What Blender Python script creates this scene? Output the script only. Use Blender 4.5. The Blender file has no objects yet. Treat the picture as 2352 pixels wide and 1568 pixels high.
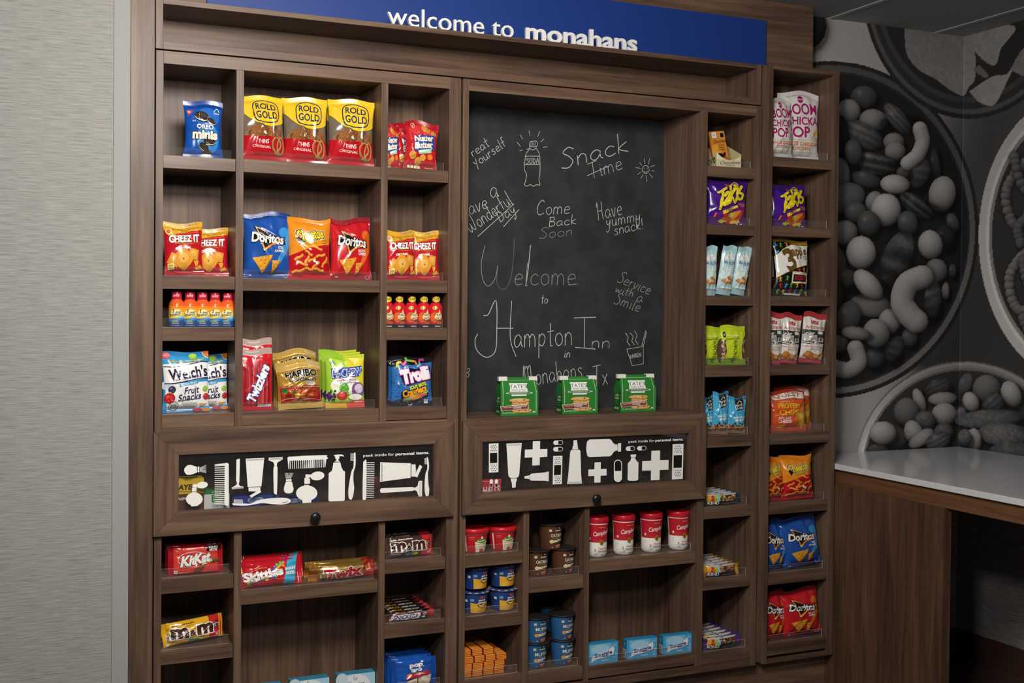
import bpy, bmesh, math, random
import numpy as np
from mathutils import Vector, Matrix
from mathutils.geometry import tessellate_polygon
R_ = math.radians
scene = bpy.context.scene
COL = scene.collection
# ---------------------------------------------------------------- camera, world, light, exposure
FPX, YAW, PITCH, ROLL, PPX, PPY = 2581.42, 0.3983, -0.0134, 0.0082, 1065.41, 738.48
CAM = np.array([-0.501085, -3.65222, 1.59018736])
_r = np.array([math.cos(YAW), -math.sin(YAW), 0]); _f = np.array([math.sin(YAW), math.cos(YAW), 0]); _u = np.array([0, 0, 1.])
CF = _f*math.cos(PITCH)+_u*math.sin(PITCH); _u2 = -_f*math.sin(PITCH)+_u*math.cos(PITCH)
CR = _r*math.cos(ROLL)+_u2*math.sin(ROLL); CU = -_r*math.sin(ROLL)+_u2*math.cos(ROLL)
cam = bpy.data.objects.new('camera', bpy.data.cameras.new('camera')); COL.objects.link(cam)
cam.data.sensor_width = 36; cam.data.lens = FPX/2352*36
cam.data.shift_x = (1176-PPX)/2352; cam.data.shift_y = (PPY-784)/2352
cam.data.clip_start = .05
cam.matrix_world = Matrix(((CR[0], CU[0], -CF[0], CAM[0]), (CR[1], CU[1], -CF[1], CAM[1]), (CR[2], CU[2], -CF[2], CAM[2]), (0, 0, 0, 1)))
scene.camera = cam
def at(x, y, Y):
    """point of the photograph (pixels) -> place on the vertical plane at depth Y"""
    d = CR*(x-PPX)/FPX-CU*(y-PPY)/FPX+CF
    return CAM+d*((Y-CAM[1])/d[1])
w = bpy.data.worlds.new('world'); scene.world = w; w.use_nodes = True
w.node_tree.nodes['Background'].inputs[0].default_value = (1, .97, .93, 1)
w.node_tree.nodes['Background'].inputs[1].default_value = .06
def area(name, loc, to, sx, sy, power, col=(1, .95, .88)):
    l = bpy.data.lights.new(name, 'AREA'); l.shape = 'RECTANGLE'; l.size = sx; l.size_y = sy; l.energy = power; l.color = col
    o = bpy.data.objects.new(name, l); COL.objects.link(o); o.location = loc
    o.rotation_euler = (Vector(to)-Vector(loc)).to_track_quat('-Z', 'Y').to_euler(); return o
area('ceiling_light', (.25, -2.0, 2.76), (.9, 0, 1.2), .8, .6, 62)
area('flash_light', (-.3, -2.9, 2.4), (.9, 0, 1.3), .22, .22, 17)
scene.view_settings.view_transform = 'Standard'; scene.view_settings.look = 'None'
scene.view_settings.gamma = 1; scene.view_settings.use_curve_mapping = False
scene.view_settings.exposure = 0.42
# ---------------------------------------------------------------- materials
def lin(h):
    h = h.lstrip('#'); c = [int(h[i:i+2], 16)/255 for i in (0, 2, 4)]
    return tuple(x/12.92 if x <= .04045 else ((x+.055)/1.055)**2.4 for x in c)+(1,)
_mats = {}
FIN = dict(film=(.2, 0, .55), foil=(.3, .4, .6), card=(.5, 0, .4), matte=(.8, 0, .2), plastic=(.3, 0, .5), gloss=(.12, 0, .5))
def mat(col, fin='film'):
    k = col+fin
    if k not in _mats:
        m = bpy.data.materials.new('print_'+fin+'_'+col.strip('#')); m.use_nodes = True
        b = m.node_tree.nodes['Principled BSDF']; ro, me, sp = FIN[fin]
        b.inputs['Base Color'].default_value = lin(col); b.inputs['Roughness'].default_value = ro
        b.inputs['Metallic'].default_value = me; b.inputs['Specular IOR Level'].default_value = sp
        m.diffuse_color = lin(col); _mats[k] = m
    return _mats[k]
def nodes(name, rough=.5, spec=.5):
    m = bpy.data.materials.new(name); m.use_nodes = True; nt = m.node_tree
    b = nt.nodes['Principled BSDF']; b.inputs['Roughness'].default_value = rough; b.inputs['Specular IOR Level'].default_value = spec
    def N(t, **k):
        n = nt.nodes.new(t)
        for a, v in k.items():
            if a[0] == '_': n.inputs[int(a[1:])].default_value = v
            else: setattr(n, a, v)
        return n
    return m, nt, b, N, nt.links.new
def ramp(N, stops):
    r = N('ShaderNodeValToRGB'); e = r.color_ramp.elements
    while len(e) < len(stops): e.new(.5)
    for q, (p, c) in zip(e, stops): q.position = p; q.color = lin(c)
    return r
def wood(name, axis, dark, mid, light, rough=.42, seed=0.):
    m, nt, b, N, L = nodes(name, rough, .35)
    g = N('ShaderNodeNewGeometry'); oi = N('ShaderNodeObjectInfo')
    mu = N('ShaderNodeMath', operation='MULTIPLY', _1=37.); L(oi.outputs['Random'], mu.inputs[0])
    ad = N('ShaderNodeVectorMath', operation='ADD'); L(g.outputs['Position'], ad.inputs[0]); L(mu.outputs[0], ad.inputs[1])
    sc = [52., 52., 52.]; sc[axis] = 2.2
    mp = N('ShaderNodeMapping'); mp.inputs['Scale'].default_value = sc; mp.inputs['Location'].default_value = (seed, seed, seed); L(ad.outputs[0], mp.inputs[0])
    n1 = N('ShaderNodeTexNoise'); n1.inputs['Scale'].default_value = 1.; n1.inputs['Detail'].default_value = 7; n1.inputs['Roughness'].default_value = .62; n1.inputs['Distortion'].default_value = .5
    L(mp.outputs[0], n1.inputs['Vector'])
    sc2 = [9., 9., 9.]; sc2[axis] = 1.1
    mp2 = N('ShaderNodeMapping'); mp2.inputs['Scale'].default_value = sc2; L(ad.outputs[0], mp2.inputs[0])
    n2 = N('ShaderNodeTexNoise'); n2.inputs['Scale'].default_value = 1.; n2.inputs['Detail'].default_value = 3; n2.inputs['Distortion'].default_value = 1.2; L(mp2.outputs[0], n2.inputs['Vector'])
    mx = N('ShaderNodeMix', data_type='FLOAT'); mx.inputs[0].default_value = .4; L(n1.outputs[0], mx.inputs[2]); L(n2.outputs[0], mx.inputs[3])
    r = ramp(N, [(.34, dark), (.5, mid), (.66, light)]); L(mx.outputs[0], r.inputs[0]); L(r.outputs[0], b.inputs['Base Color'])
    bp = N('ShaderNodeBump'); bp.inputs['Strength'].default_value = .06; bp.inputs['Distance'].default_value = .002; L(n1.outputs[0], bp.inputs['Height']); L(bp.outputs[0], b.inputs['Normal'])
    return m
WD = ('#42322a', '#624c3e', '#7b6350')
M = {}
M['wv'] = wood('walnut_vertical', 2, *WD); M['wh'] = wood('walnut_horizontal', 0, *WD, seed=3.1)
M['wd'] = wood('walnut_shelf', 0, *WD, rough=.3, seed=5.3)
M['wy'] = wood('walnut_depth', 1, '#4a3020', '#65452f', '#7c5840', seed=2.2)
M['wc'] = wood('walnut_counter_panel', 2, '#3a281d', '#543c2c', '#6b4e3b', rough=.5, seed=7.)
def clear(name, tint, alpha, rough=.03):
    m, nt, b, N, L = nodes(name)
    nt.nodes.remove(b); out = nt.nodes['Material Output']
    t = N('ShaderNodeBsdfTransparent', _0=tint); gl = N('ShaderNodeBsdfGlossy'); gl.inputs['Roughness'].default_value = rough
    m1 = N('ShaderNodeMixShader', _0=.05); L(t.outputs[0], m1.inputs[1]); L(gl.outputs[0], m1.inputs[2])
    d = N('ShaderNodeBsdfDiffuse', _0=(.8, .8, .8, 1)); m2 = N('ShaderNodeMixShader', _0=alpha); L(m1.outputs[0], m2.inputs[1]); L(d.outputs[0], m2.inputs[2])
    L(m2.outputs[0], out.inputs[0]); return m
M['acr'] = clear('clear_acrylic', (.985, .99, .99, 1), .012); M['acre'] = clear('acrylic_edge', (.9, .9, .9, 1), .6, .2)
M['glass'] = clear('door_glass', (.93, .93, .93, 1), .008)
def wallpaper(name, c0, c1, c2):
    m, nt, b, N, L = nodes(name, .75, .2)
    g = N('ShaderNodeNewGeometry'); mp = N('ShaderNodeMapping'); mp.inputs['Scale'].default_value = (14, 14, 330); L(g.outputs['Position'], mp.inputs[0])
    n = N('ShaderNodeTexNoise'); n.inputs['Scale'].default_value = 1; n.inputs['Detail'].default_value = 4; n.inputs['Roughness'].default_value = .65; L(mp.outputs[0], n.inputs['Vector'])
    r = ramp(N, [(.32, c0), (.5, c1), (.7, c2)]); L(n.outputs[0], r.inputs[0]); L(r.outputs[0], b.inputs['Base Color'])
    bp = N('ShaderNodeBump'); bp.inputs['Strength'].default_value = .5; bp.inputs['Distance'].default_value = .004; L(n.outputs[0], bp.inputs['Height']); L(bp.outputs[0], b.inputs['Normal'])
    return m
M['paper'] = wallpaper('grasscloth_wallpaper', '#85847f', '#9c9b97', '#acaba7')
M['paperd'] = wallpaper('grasscloth_wallpaper_grey', '#6c6a67', '#92908c', '#a8a6a1')
def speck(name, c0, c1, scale, rough=.8, spec=.2):
    m, nt, b, N, L = nodes(name, rough, spec)
    g = N('ShaderNodeNewGeometry'); n = N('ShaderNodeTexNoise'); n.inputs['Scale'].default_value = scale; n.inputs['Detail'].default_value = 3; L(g.outputs['Position'], n.inputs['Vector'])
    r = ramp(N, [(.35, c0), (.65, c1)]); L(n.outputs[0], r.inputs[0]); L(r.outputs[0], b.inputs['Base Color']); return m
M['tile'] = speck('ceiling_tile', '#8f9296', '#a5a8ac', 160); M['bar'] = mat('#b4b6b8', 'matte')
M['quartz'] = speck('white_quartz', '#d2d3d6', '#d9dadd', 60, .1, .5)
M['board'] = speck('slate_board', '#2a2c2e', '#34373a', 14, .6, .3)
M['floor'] = None
def floor_mat():
    m, nt, b, N, L = nodes('floor_tiles', .35, .4)
    g = N('ShaderNodeNewGeometry'); br = N('ShaderNodeTexBrick'); br.inputs['Color1'].default_value = lin('#4a3a36'); br.inputs['Color2'].default_value = lin('#55433d')
    br.inputs['Mortar'].default_value = lin('#6b5a52'); br.inputs['Scale'].default_value = 1.; br.inputs['Mortar Size'].default_value = .003; br.inputs['Brick Width'].default_value = .9; br.inputs['Row Height'].default_value = .2
    L(g.outputs['Position'], br.inputs['Vector']); L(br.outputs[0], b.inputs['Base Color']); return m
M['floor'] = floor_mat()
# ---------------------------------------------------------------- mesh collecting
class MB:
    def __init__(s): s.v = []; s.f = []; s.m = []; s.sm = []; s.mats = []
    def mi(s, m):
        if isinstance(m, str): m = M.get(m) or mat(m)
        if m not in s.mats: s.mats.append(m)
        return s.mats.index(m)
    def add(s, vs, fs, m, smooth=False):
        o = len(s.v); i = s.mi(m); s.v += [tuple(map(float, p)) for p in vs]
        for f in fs: s.f.append(tuple(o+k for k in f)); s.m.append(i); s.sm.append(smooth)
    def box(s, x0, x1, y0, y1, z0, z1, m, bev=0.0):
        if bev <= 0:
            vs = [(x, y, z) for z in (z0, z1) for y in (y0, y1) for x in (x0, x1)]
            s.add(vs, [(0, 2, 3, 1), (4, 5, 7, 6), (0, 1, 5, 4), (2, 6, 7, 3), (0, 4, 6, 2), (1, 3, 7, 5)], m); return
        b = bmesh.new(); bmesh.ops.create_cube(b, size=1)
        for v in b.verts: v.co = Vector(((x0+x1)/2+v.co.x*(x1-x0), (y0+y1)/2+v.co.y*(y1-y0), (z0+z1)/2+v.co.z*(z1-z0)))
        bmesh.ops.bevel(b, geom=list(b.edges), offset=bev, segments=2, profile=.6, affect='EDGES')
        s.bm(b, m)
    def bm(s, b, m, smooth=False):
        b.verts.index_update(); s.add([v.co[:] for v in b.verts], [[v.index for v in f.verts] for f in b.faces], m, smooth); b.free()
    def grid(s, fn, nu, nv, m, smooth=True, flip=False):
        vs = [fn(i/nu, j/nv) for j in range(nv+1) for i in range(nu+1)]; W = nu+1
        fs = [(j*W+i, j*W+i+1, (j+1)*W+i+1, (j+1)*W+i) for j in range(nv) for i in range(nu)]
        s.add(vs, [f[::-1] for f in fs] if flip else fs, m, smooth)
    def lathe(s, prof, m, n=32, smooth=True, c=(0, 0), cap0=True, cap1=True):
        vs = [(c[0]+r*math.cos(2*math.pi*k/n), c[1]+r*math.sin(2*math.pi*k/n), z) for r, z in prof for k in range(n)]
        fs = [(j*n+k, j*n+(k+1) % n, (j+1)*n+(k+1) % n, (j+1)*n+k) for j in range(len(prof)-1) for k in range(n)]
        s.add(vs, fs, m, smooth)
        if cap0: s.add(vs[:n], [tuple(range(n))[::-1]], m)
        if cap1: s.add(vs[-n:], [tuple(range(n))], m)
    def prism(s, pts, y0, y1, m, mside=None):
        """outline in x,z pushed from y0 to y1 (front is y0)"""
        n = len(pts); a = sum(pts[i][0]*pts[(i+1) % n][1]-pts[(i+1) % n][0]*pts[i][1] for i in range(n))
        if a < 0: pts = pts[::-1]
        tri = tessellate_polygon([[Vector((x, z, 0)) for x, z in pts]])
        fr = [(x, y0, z) for x, z in pts]; bk = [(x, y1, z) for x, z in pts]
        def ori(t): 
            (ax, az), (bx, bz), (cx, cz) = [pts[k] for k in t]
            return t if (bx-ax)*(cz-az)-(bz-az)*(cx-ax) > 0 else t[::-1]
        tri = [ori(t) for t in tri]
        s.add(fr, tri, m); s.add(bk, [t[::-1] for t in tri], m)
        s.add(fr+bk, [(i, n+i, n+(i+1) % n, (i+1) % n) for i in range(n)], mside or m)
    def tube(s, pts, r, m, n=8):
        b = [Vector(p) for p in pts]; vs = []; fs = []
        for i, p in enumerate(b):
            d = (b[min(i+1, len(b)-1)]-b[max(i-1, 0)]).normalized(); q = d.orthogonal().normalized(); e = d.cross(q)
            rr = r[i] if isinstance(r, (list, tuple)) else r
            vs += [tuple(p+(q*math.cos(2*math.pi*k/n)+e*math.sin(2*math.pi*k/n))*rr) for k in range(n)]
        for i in range(len(b)-1): fs += [(i*n+k, i*n+(k+1) % n, (i+1)*n+(k+1) % n, (i+1)*n+k) for k in range(n)]
        fs += [tuple(range(n))[::-1], tuple(range((len(b)-1)*n, len(b)*n))]
        s.add(vs, fs, m, True)
    def mesh(s, name):
        me = bpy.data.meshes.new(name); me.from_pydata(s.v, [], s.f)
        for m in s.mats: me.materials.append(m)
        me.polygons.foreach_set('material_index', s.m); me.polygons.foreach_set('use_smooth', s.sm); me.update(); return me
    def obj(s, name, parent=None):
        o = bpy.data.objects.new(name, s.mesh(name)); COL.objects.link(o)
        if parent: o.parent = parent
        return o
def tag(o, label=None, cat=None, group=None, kind=None):
    for k, v in (('label', label), ('category', cat), ('group', group), ('kind', kind)):
        if v: o[k] = v
    return o
def thing(name, label, cat, loc=(0, 0, 0), group=None):
    o = bpy.data.objects.new(name, None); COL.objects.link(o); o.location = loc; o.empty_display_size = .05
    return tag(o, label, cat, group)
def dup(o, parent=None):
    c = o.copy(); COL.objects.link(c)
    for k in ('label', 'category', 'group'):
        if parent is None and k in c: del c[k]
    if parent: c.parent = parent
    for ch in list(o.children): dup(ch, c)
    return c
def struct(name, mb): return tag(mb.obj(name), kind='structure')
# ---------------------------------------------------------------- printing on surfaces
_txt = {}
def text_geo(s, off):
    k = (s, off)
    if k not in _txt:
        cu = bpy.data.curves.new('t', 'FONT'); cu.body = s; cu.offset = off; cu.resolution_u = 3
        o = bpy.data.objects.new('t', cu); COL.objects.link(o)
        dg = bpy.context.evaluated_depsgraph_get(); me = bpy.data.meshes.new_from_object(o.evaluated_get(dg)); me.calc_loop_triangles()
        _txt[k] = ([(v.co.x, v.co.y) for v in me.vertices], [tuple(t.vertices) for t in me.loop_triangles])
        bpy.data.objects.remove(o); bpy.data.curves.remove(cu); bpy.data.meshes.remove(me)
    return _txt[k]
def subdiv(v, t, L):
    v = list(v); t = [x for x in t]
    for _ in range(7):
        mid = {}; out = []; ch = False
        def ml(a, b): return math.hypot(v[a][0]-v[b][0], v[a][1]-v[b][1]) > L
        def mp(a, b):
            k = (min(a, b), max(a, b))
            if k not in mid: mid[k] = len(v); v.append(((v[a][0]+v[b][0])/2, (v[a][1]+v[b][1])/2))
            return mid[k]
        for a, b, c in t:
            e = [ml(a, b), ml(b, c), ml(c, a)]; n = sum(e)
            if n == 0: out.append((a, b, c)); continue
            ch = True
            if n == 3:
                x, y, z = mp(a, b), mp(b, c), mp(c, a); out += [(a, x, z), (x, b, y), (z, y, c), (x, y, z)]
            else:
                while not (e[0] and not e[2]): a, b, c = b, c, a; e = e[1:]+e[:1]
                x = mp(a, b)
                if n == 1: out += [(a, x, c), (x, b, c)]
                else: y = mp(b, c); out += [(x, b, y), (a, x, y), (a, y, c)]
        t = out
        if not ch: break
    return v, t
def ell(u, v, a, b, deg=0, n=22, a0=0, a1=360):
    c, s = math.cos(R_(deg)), math.sin(R_(deg)); r = []
    for k in range(n+(a1-a0 < 360)):
        q = R_(a0+(a1-a0)*k/n); x, y = a*math.cos(q), b*math.sin(q); r.append((u+x*c-y*s, v+x*s+y*c))
    return r
def ribbon(pts, wd, closed=False):
    n = len(pts); vs = []; fs = []
    for i in range(n):
        a = pts[i-1] if (i or closed) else pts[i]; b = pts[(i+1) % n] if (i < n-1 or closed) else pts[i]
        dx, dy = b[0]-a[0], b[1]-a[1]; l = math.hypot(dx, dy) or 1; dx, dy = dx/l, dy/l
        vs += [(pts[i][0]-dy*wd/2, pts[i][1]+dx*wd/2), (pts[i][0]+dy*wd/2, pts[i][1]-dx*wd/2)]
    for i in range(n if closed else n-1):
        j = (i+1) % n; fs += [(2*i, 2*i+1, 2*j+1), (2*i, 2*j+1, 2*j)]
    return vs, fs
def smoothline(p, k=5):
    """Catmull-Rom through the points"""
    o = []; n = len(p)
    for i in range(n-1):
        a, b, c, d = p[max(i-1, 0)], p[i], p[i+1], p[min(i+2, n-1)]
        for j in range(k):
            t = j/k; o.append(tuple(.5*(2*b[q]+(c[q]-a[q])*t+(2*a[q]-5*b[q]+4*c[q]-d[q])*t*t+(3*b[q]-a[q]-3*c[q]+d[q])*t**3) for q in (0, 1)))
    return o+[tuple(p[-1])]
def brush(col, pts, wd):
    return [L(col, pts, wd)]+[E(col, p[0], p[1], wd/2, wd/2*.8) for p in (pts[0], pts[-1])]
def tess(pts):
    return [tuple(t) for t in tessellate_polygon([[Vector((x, y, 0)) for x, y in pts]])]
def T(col, s, u, v, w_, h_, rot=0, b=.015, sh=0, oc=None, ow=.03): return ('T', col, s, u, v, w_, h_, rot, b, sh, oc, ow)
def P(col, *pts): return ('P', col, list(pts))
def B(col, u0, v0, u1, v1): return ('P', col, [(u0, v0), (u1, v0), (u1, v1), (u0, v1)])
def E(col, u, v, a, b, deg=0): return ('E', col, u, v, a, b, deg)
def L(col, pts, wd, closed=False, sm=True): return ('L', col, smoothline(pts) if sm and not closed else pts, wd, closed)
def print_on(mb, els, w_, h_, fmap, fin='film', Lmax=.005, e0=.0004, de=.00017):
    """els: picture elements in u (0..1 left to right), v (0..1 top to bottom) of a w x h face; fmap(x, z, eps) -> point"""
    k = 0
    def put(vs, ts, col, dk=1.):
        nonlocal k
        vs, ts = subdiv(vs, ts, Lmax); k += dk; eps = e0+k*de
        good = []
        for a, b, c in ts:
            ar = (vs[b][0]-vs[a][0])*(vs[c][1]-vs[a][1])-(vs[b][1]-vs[a][1])*(vs[c][0]-vs[a][0])
            if abs(ar) > 1e-12: good.append((a, b, c) if ar > 0 else (a, c, b))
        mb.add([fmap(x, z, eps) for x, z in vs], good, mat(col, fin), True)
    X = lambda u: (u-.5)*w_
    Z = lambda v: (1-v)*h_
    for e in els:
        if e[0] == 'P': q = [(X(u), Z(v)) for u, v in e[2]]; put(q, tess(q), e[1])
        elif e[0] == 'E':
            _, col, u, v, a, b, d = e; q = ell(X(u), Z(v), a*w_, b*h_, d); put(q, tess(q), col, .3)
        elif e[0] == 'L':
            q = [(X(u), Z(v)) for u, v in e[2]]; vs, fs = ribbon(q, e[3]*w_, e[4]); put(vs, fs, e[1], .5)
        elif e[0] == 'T':
            _, col, s, u, v, tw, th, rot, b, sh, oc, ow = e; V, F = text_geo(s, b)
            if not V: continue
            V0 = [(x+sh*y, y) for x, y in V]; xs = [p[0] for p in V0]; ys = [p[1] for p in V0]
            cx, cy = (min(xs)+max(xs))/2, (min(ys)+max(ys))/2; kx = tw*w_/(max(xs)-min(xs)); kz = th*h_/(max(ys)-min(ys))
            c, sn = math.cos(R_(rot)), math.sin(R_(rot))
            def go(VV): 
                r = []
                for x, y in VV: p, q = (x+sh*y-cx)*kx, (y-cy)*kz; r.append((X(u)+p*c-q*sn, Z(v)+p*sn+q*c))
                return r
            if oc:
                V2, F2 = text_geo(s, b+ow); put(go(V2), F2, oc)
            put(go(V), F, col)
# ---------------------------------------------------------------- package builders (each returns a thing at its base)
def make_bag(name, w_, h_, tk, els, body, seal=None, st=.016, sb=.016, pinch=.05, sag=.004, horiz=False, boxy=2., seed=1, wr=1., fin='film', bseal=None, skew=.25, jag=False, wave=.004):
    rnd = random.Random(seed); ln = w_ if horiz else h_
    a0, a1 = sb/ln, 1-st/ln
    ph = [rnd.uniform(0, 6.28) for _ in range(12)]
    cr = [(rnd.uniform(-2.2, 2.2), rnd.uniform(-3, 3), rnd.uniform(-1.5, 1.5), rnd.uniform(.5, 1)) for _ in range(7)]
    def shape(x, z):
        if horiz: al, s = x/w_+.5, 2*z/h_-1
        else: al, s = z/h_, 2*x/w_
        s = max(-1., min(1., s)); q = max(0., min(1., (al-a0)/(a1-a0)))
        bq = (4*q*(1-q))**.5*(1+skew*(.5-q)*(0 if horiz else 1)); pr = max(0., 1-abs(s)**boxy)**.55
        return al, s, q, bq, pr
    def fmap(x, z, eps, side=-1):
        al, s, q, bq, pr = shape(x, z)
        d = tk/2*bq*pr
        e = math.exp(-q*ln/.028)+math.exp(-(1-q)*ln/.028)
        wk = 0.
        if 0 < q < 1:
            wk = .0042*e*math.sin(s*9+ph[0])*math.sin(s*4+ph[1])*min(1, q*20, (1-q)*20)
            for a, b, c, k in cr:
                g = a*s+b*(2*q-1)+c; wk += k*.0042*max(0., 1-abs(g)*2.6)**1.5*pr*min(1, bq*1.2)
            wk += .0016*math.sin(5*s+ph[2]+3*q)*math.sin(7*q+ph[3]+2*s)*pr
        d += wk*wr
        y = side*(d if side < 0 else .8*d)
        sl = 1-min(1., bq*2)
        y += wave*sl*math.sin(s*2.6+ph[4]+al*3)
        pin = 1-pinch*min(1., bq)
        if horiz: return (x, y+side*eps, h_/2+(z-h_/2)*pin)
        top = max(0., (q-.72)/.28)
        z2 = z-sag*(1-s*s)*top*top+.0045*wr*top*math.sin(3*s+ph[5])
        return (x*pin, y+side*eps, z2)
    root = thing(name, '', '')
    mb = MB(); nu, nv = 30, 34
    lo, hi = a0*ln, a1*ln
    def uv(u, v): return ((lo+u*(hi-lo)-w_/2, v*h_) if horiz else ((u-.5)*w_, lo+v*(hi-lo)))
    mb.grid(lambda u, v: fmap(*uv(u, v), 0), nu, nv, mat(body, fin))
    mb.grid(lambda u, v: fmap(*uv(u, v), 0, 1), nu, nv, mat(body, fin), flip=True)
    print_on(mb, els, w_, h_, fmap, fin)
    mb.obj('pouch', root)
    for nm, p0, p1, cs in ((('end_seal', 0, a0, bseal or seal or body), ('end_seal', a1, 1, seal or body)) if horiz else (('bottom_seal', 0, a0, bseal or seal or body), ('top_seal', a1, 1, seal or body))):
        if p1-p0 < 1e-4: continue
        s_ = MB()
        for side in (-1, 1):
            def g(u, v, side=side):
                al = p0+v*(p1-p0)
                zz = (al*ln-w_/2, u*h_) if horiz else ((u-.5)*w_, al*ln)
                p = fmap(zz[0], zz[1], 0, -1); tooth = .0015*(1 if int(u*40) % 2 else -1) if (jag and (v == 1 if p1 == 1 else v == 0)) else 0
                p = (p[0]+(tooth if horiz else 0), p[1]+side*.0005+.0005*math.sin(al*ln/.0035*3.14), p[2]+(0 if horiz else tooth))
                return p
            s_.grid(g, 40, 6, mat(cs, fin), flip=(side > 0) != horiz)
        s_.obj(nm, root)
    root['_dim'] = (w_, h_, tk); return root
def make_box(name, w_, h_, d, els, body, side=None, top=None, sels=(), tels=(), fin='card'):
    mb = MB(); x = w_/2
    mb.box(-x, x, -d/2, d/2, 0, h_, mat(side or body, fin), .0008)
    mb.add([(-x, -d/2-.0001, 0), (x, -d/2-.0001, 0), (x, -d/2-.0001, h_), (-x, -d/2-.0001, h_)], [(0, 1, 2, 3)], mat(body, fin))
    if top: mb.add([(-x, -d/2, h_+.0001), (x, -d/2, h_+.0001), (x, d/2, h_+.0001), (-x, d/2, h_+.0001)], [(0, 1, 2, 3)], mat(top, fin))
    print_on(mb, els, w_, h_, lambda a, z, e: (a, -d/2-e, z), fin, .5)
    if sels: print_on(mb, sels, d, h_, lambda a, z, e: (-x-e, -a, z), fin, .5)
    if tels: print_on(mb, tels, w_, d, lambda a, z, e: (a, z-d/2, h_+e), fin, .5)
    o = mb.obj(name); o['_dim'] = (w_, h_, d); return o
def rad(prof, z):
    for (r0, z0), (r1, z1) in zip(prof, prof[1:]):
        if z0 <= z <= z1: return r0+(r1-r0)*(z-z0)/max(1e-9, z1-z0)
    return prof[-1][0]
def cyl_map(prof, r0, turn=0.):
    def f(x, z, e):
        a = x/r0+turn; r = rad(prof, max(prof[0][1], min(prof[-1][1], z)))+e; return (r*math.sin(a), -r*math.cos(a), z)
    return f
def make_cup(name, prof, lidprof, els, body, lidc, h_, arc=2.9, lid='lid', fin='card', lidfin='plastic', tab=False, extra=None, lidpart=True):
    root = thing(name, '', ''); mb = MB(); r0 = max(p[0] for p in prof)
    mb.lathe(prof, mat(body, fin), 40, cap1=False)
    print_on(mb, els, arc*r0, h_, cyl_map(prof, r0), fin, .0024, .0002, .00008)
    mb.obj('body', root)
    l = MB(); l.lathe(lidprof, mat(lidc, lidfin), 40)
    if tab:
        r = lidprof[0][0]; z = lidprof[0][1]
        l.add([(-r*.9, -.008, z+.0006), (-r*.9, .008, z+.0006), (-r-.012, .004, z-.006), (-r-.012, -.004, z-.006)], [(0, 1, 2, 3)], mat(lidc, lidfin))
    if extra: extra(l)
    l.obj(lid, root); root['_dim'] = (2*r0, h_, 2*r0); return root
PROTO = {}; USED = set(); ITEMS = []
def use(kind):
    src = PROTO[kind]; o = src if kind not in USED else dup(src); USED.add(kind); ITEMS.append(o); return o
def cubby(x, z):
    for c, (a, b) in CX.items():
        if a-.04 < x < b+.04 and any(abs(t-z) < .01 for t, _ in SH[c]): return a, b
    return None
def place(kind, label, cat, group, xl, xr, yt, Y, z, lean=0., tilt=0., turn=0., yb=None, rnd_=False):
    """xl, xr: where its left and right edges stand; yt: its top; Y: depth of its middle; z: shelf height"""
    o = use(kind); W, H, D = o['_dim']; ym = yt if yt else (yb or 0)
    sz = (at((xl+xr)/2, yt, Y)[2]-z)/H if yt else 1.
    if rnd_:
        cx = at((xl+xr)/2, ym, Y)[0]; o.scale = (sz, sz, sz)
    else:
        a = at(xl, ym, Y)[0]; b = at(xr, ym, Y)[0]; cb = cubby((a+b)/2, z)
        if cb:
            m = .0015+abs(math.sin(R_(lean)))*H*sz*.0
            if a < cb[0]+m: a = cb[0]+m
            if lean > 0: b = min(b, cb[1]-m-math.sin(R_(lean))*H*sz*.75)
            if b > cb[1]-m: a = max(cb[0]+m, a-(b-cb[1]+m)*.5); b = cb[1]-m
        sx = (b-a)/W; cx = (a+b)/2
        if not yt: sz = sx
        o.scale = (sx, min(1., sx), sz)
        z += W*sx/2*math.sin(abs(R_(lean)))*.9
    o.location = (cx, Y, z); o.rotation_euler = (R_(-tilt), R_(lean), R_(turn))
    tag(o, label, cat, group); return o
def row(first, kind, labels, dY, dz=0., jit=.002, dx=0.):
    """a straight row going back from one that is already placed"""
    q = random.Random(len(labels)*7+int(first.location.x*1000))
    for i, l in enumerate(labels):
        o = use(kind); o.location = (first.location.x+q.uniform(-jit, jit)+dx*(i+1), first.location.y+dY*(i+1), first.location.z+dz*(i+1)); o.scale = first.scale
        o.rotation_euler = (first.rotation_euler[0], first.rotation_euler[1]*0, first.rotation_euler[2]+R_(q.uniform(-2, 2))); tag(o, l, first['category'], first.get('group'))
# ---------------------------------------------------------------- the room
ZC, YB_, XR = 2.8607, .2726, 3.657
f = MB(); f.box(-1.6, XR+.05, -4.6, .45, -.05, 0, 'floor'); struct('floor', f)
f = MB(); f.box(-1.6, XR+.05, -4.6, .45, ZC, ZC+.05, 'tile')
for x in (2.86, 3.47): f.box(x, x+.024, -4.5, YB_, ZC-.003, ZC+.001, 'bar')
for y in (-.31, -.92, -1.53, -2.14): f.box(-1.5, XR, y, y+.024, ZC-.003, ZC+.001, 'bar')
struct('ceiling', f)
f = MB(); f.box(-1.6, -.152, 0, .12, 0, ZC, 'paper'); struct('wall_left', f)
f = MB(); f.box(-.152, -.1015, -.004, .12, 0, ZC, mat('#9d9e9b', 'matte'), .003); tag(f.obj('trim_1'), kind='structure')
f = MB(); f.box(-.1015, XR+.05, YB_, YB_+.1, 0, ZC, 'paperd'); struct('wall_back', f)
f = MB(); f.box(XR, XR+.1, -3.5, YB_, 0, ZC, 'paperd'); struct('wall_right', f)
wb = '#4a342b'
f = MB(); f.box(2.7, XR-.012, YB_-.012, YB_, 0, .1126, mat(wb, 'card')); struct('baseboard_back', f)
f = MB(); f.box(XR-.012, XR, -3.4, YB_, 0, .1126, mat(wb, 'card')); struct('baseboard_right', f)
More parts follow.
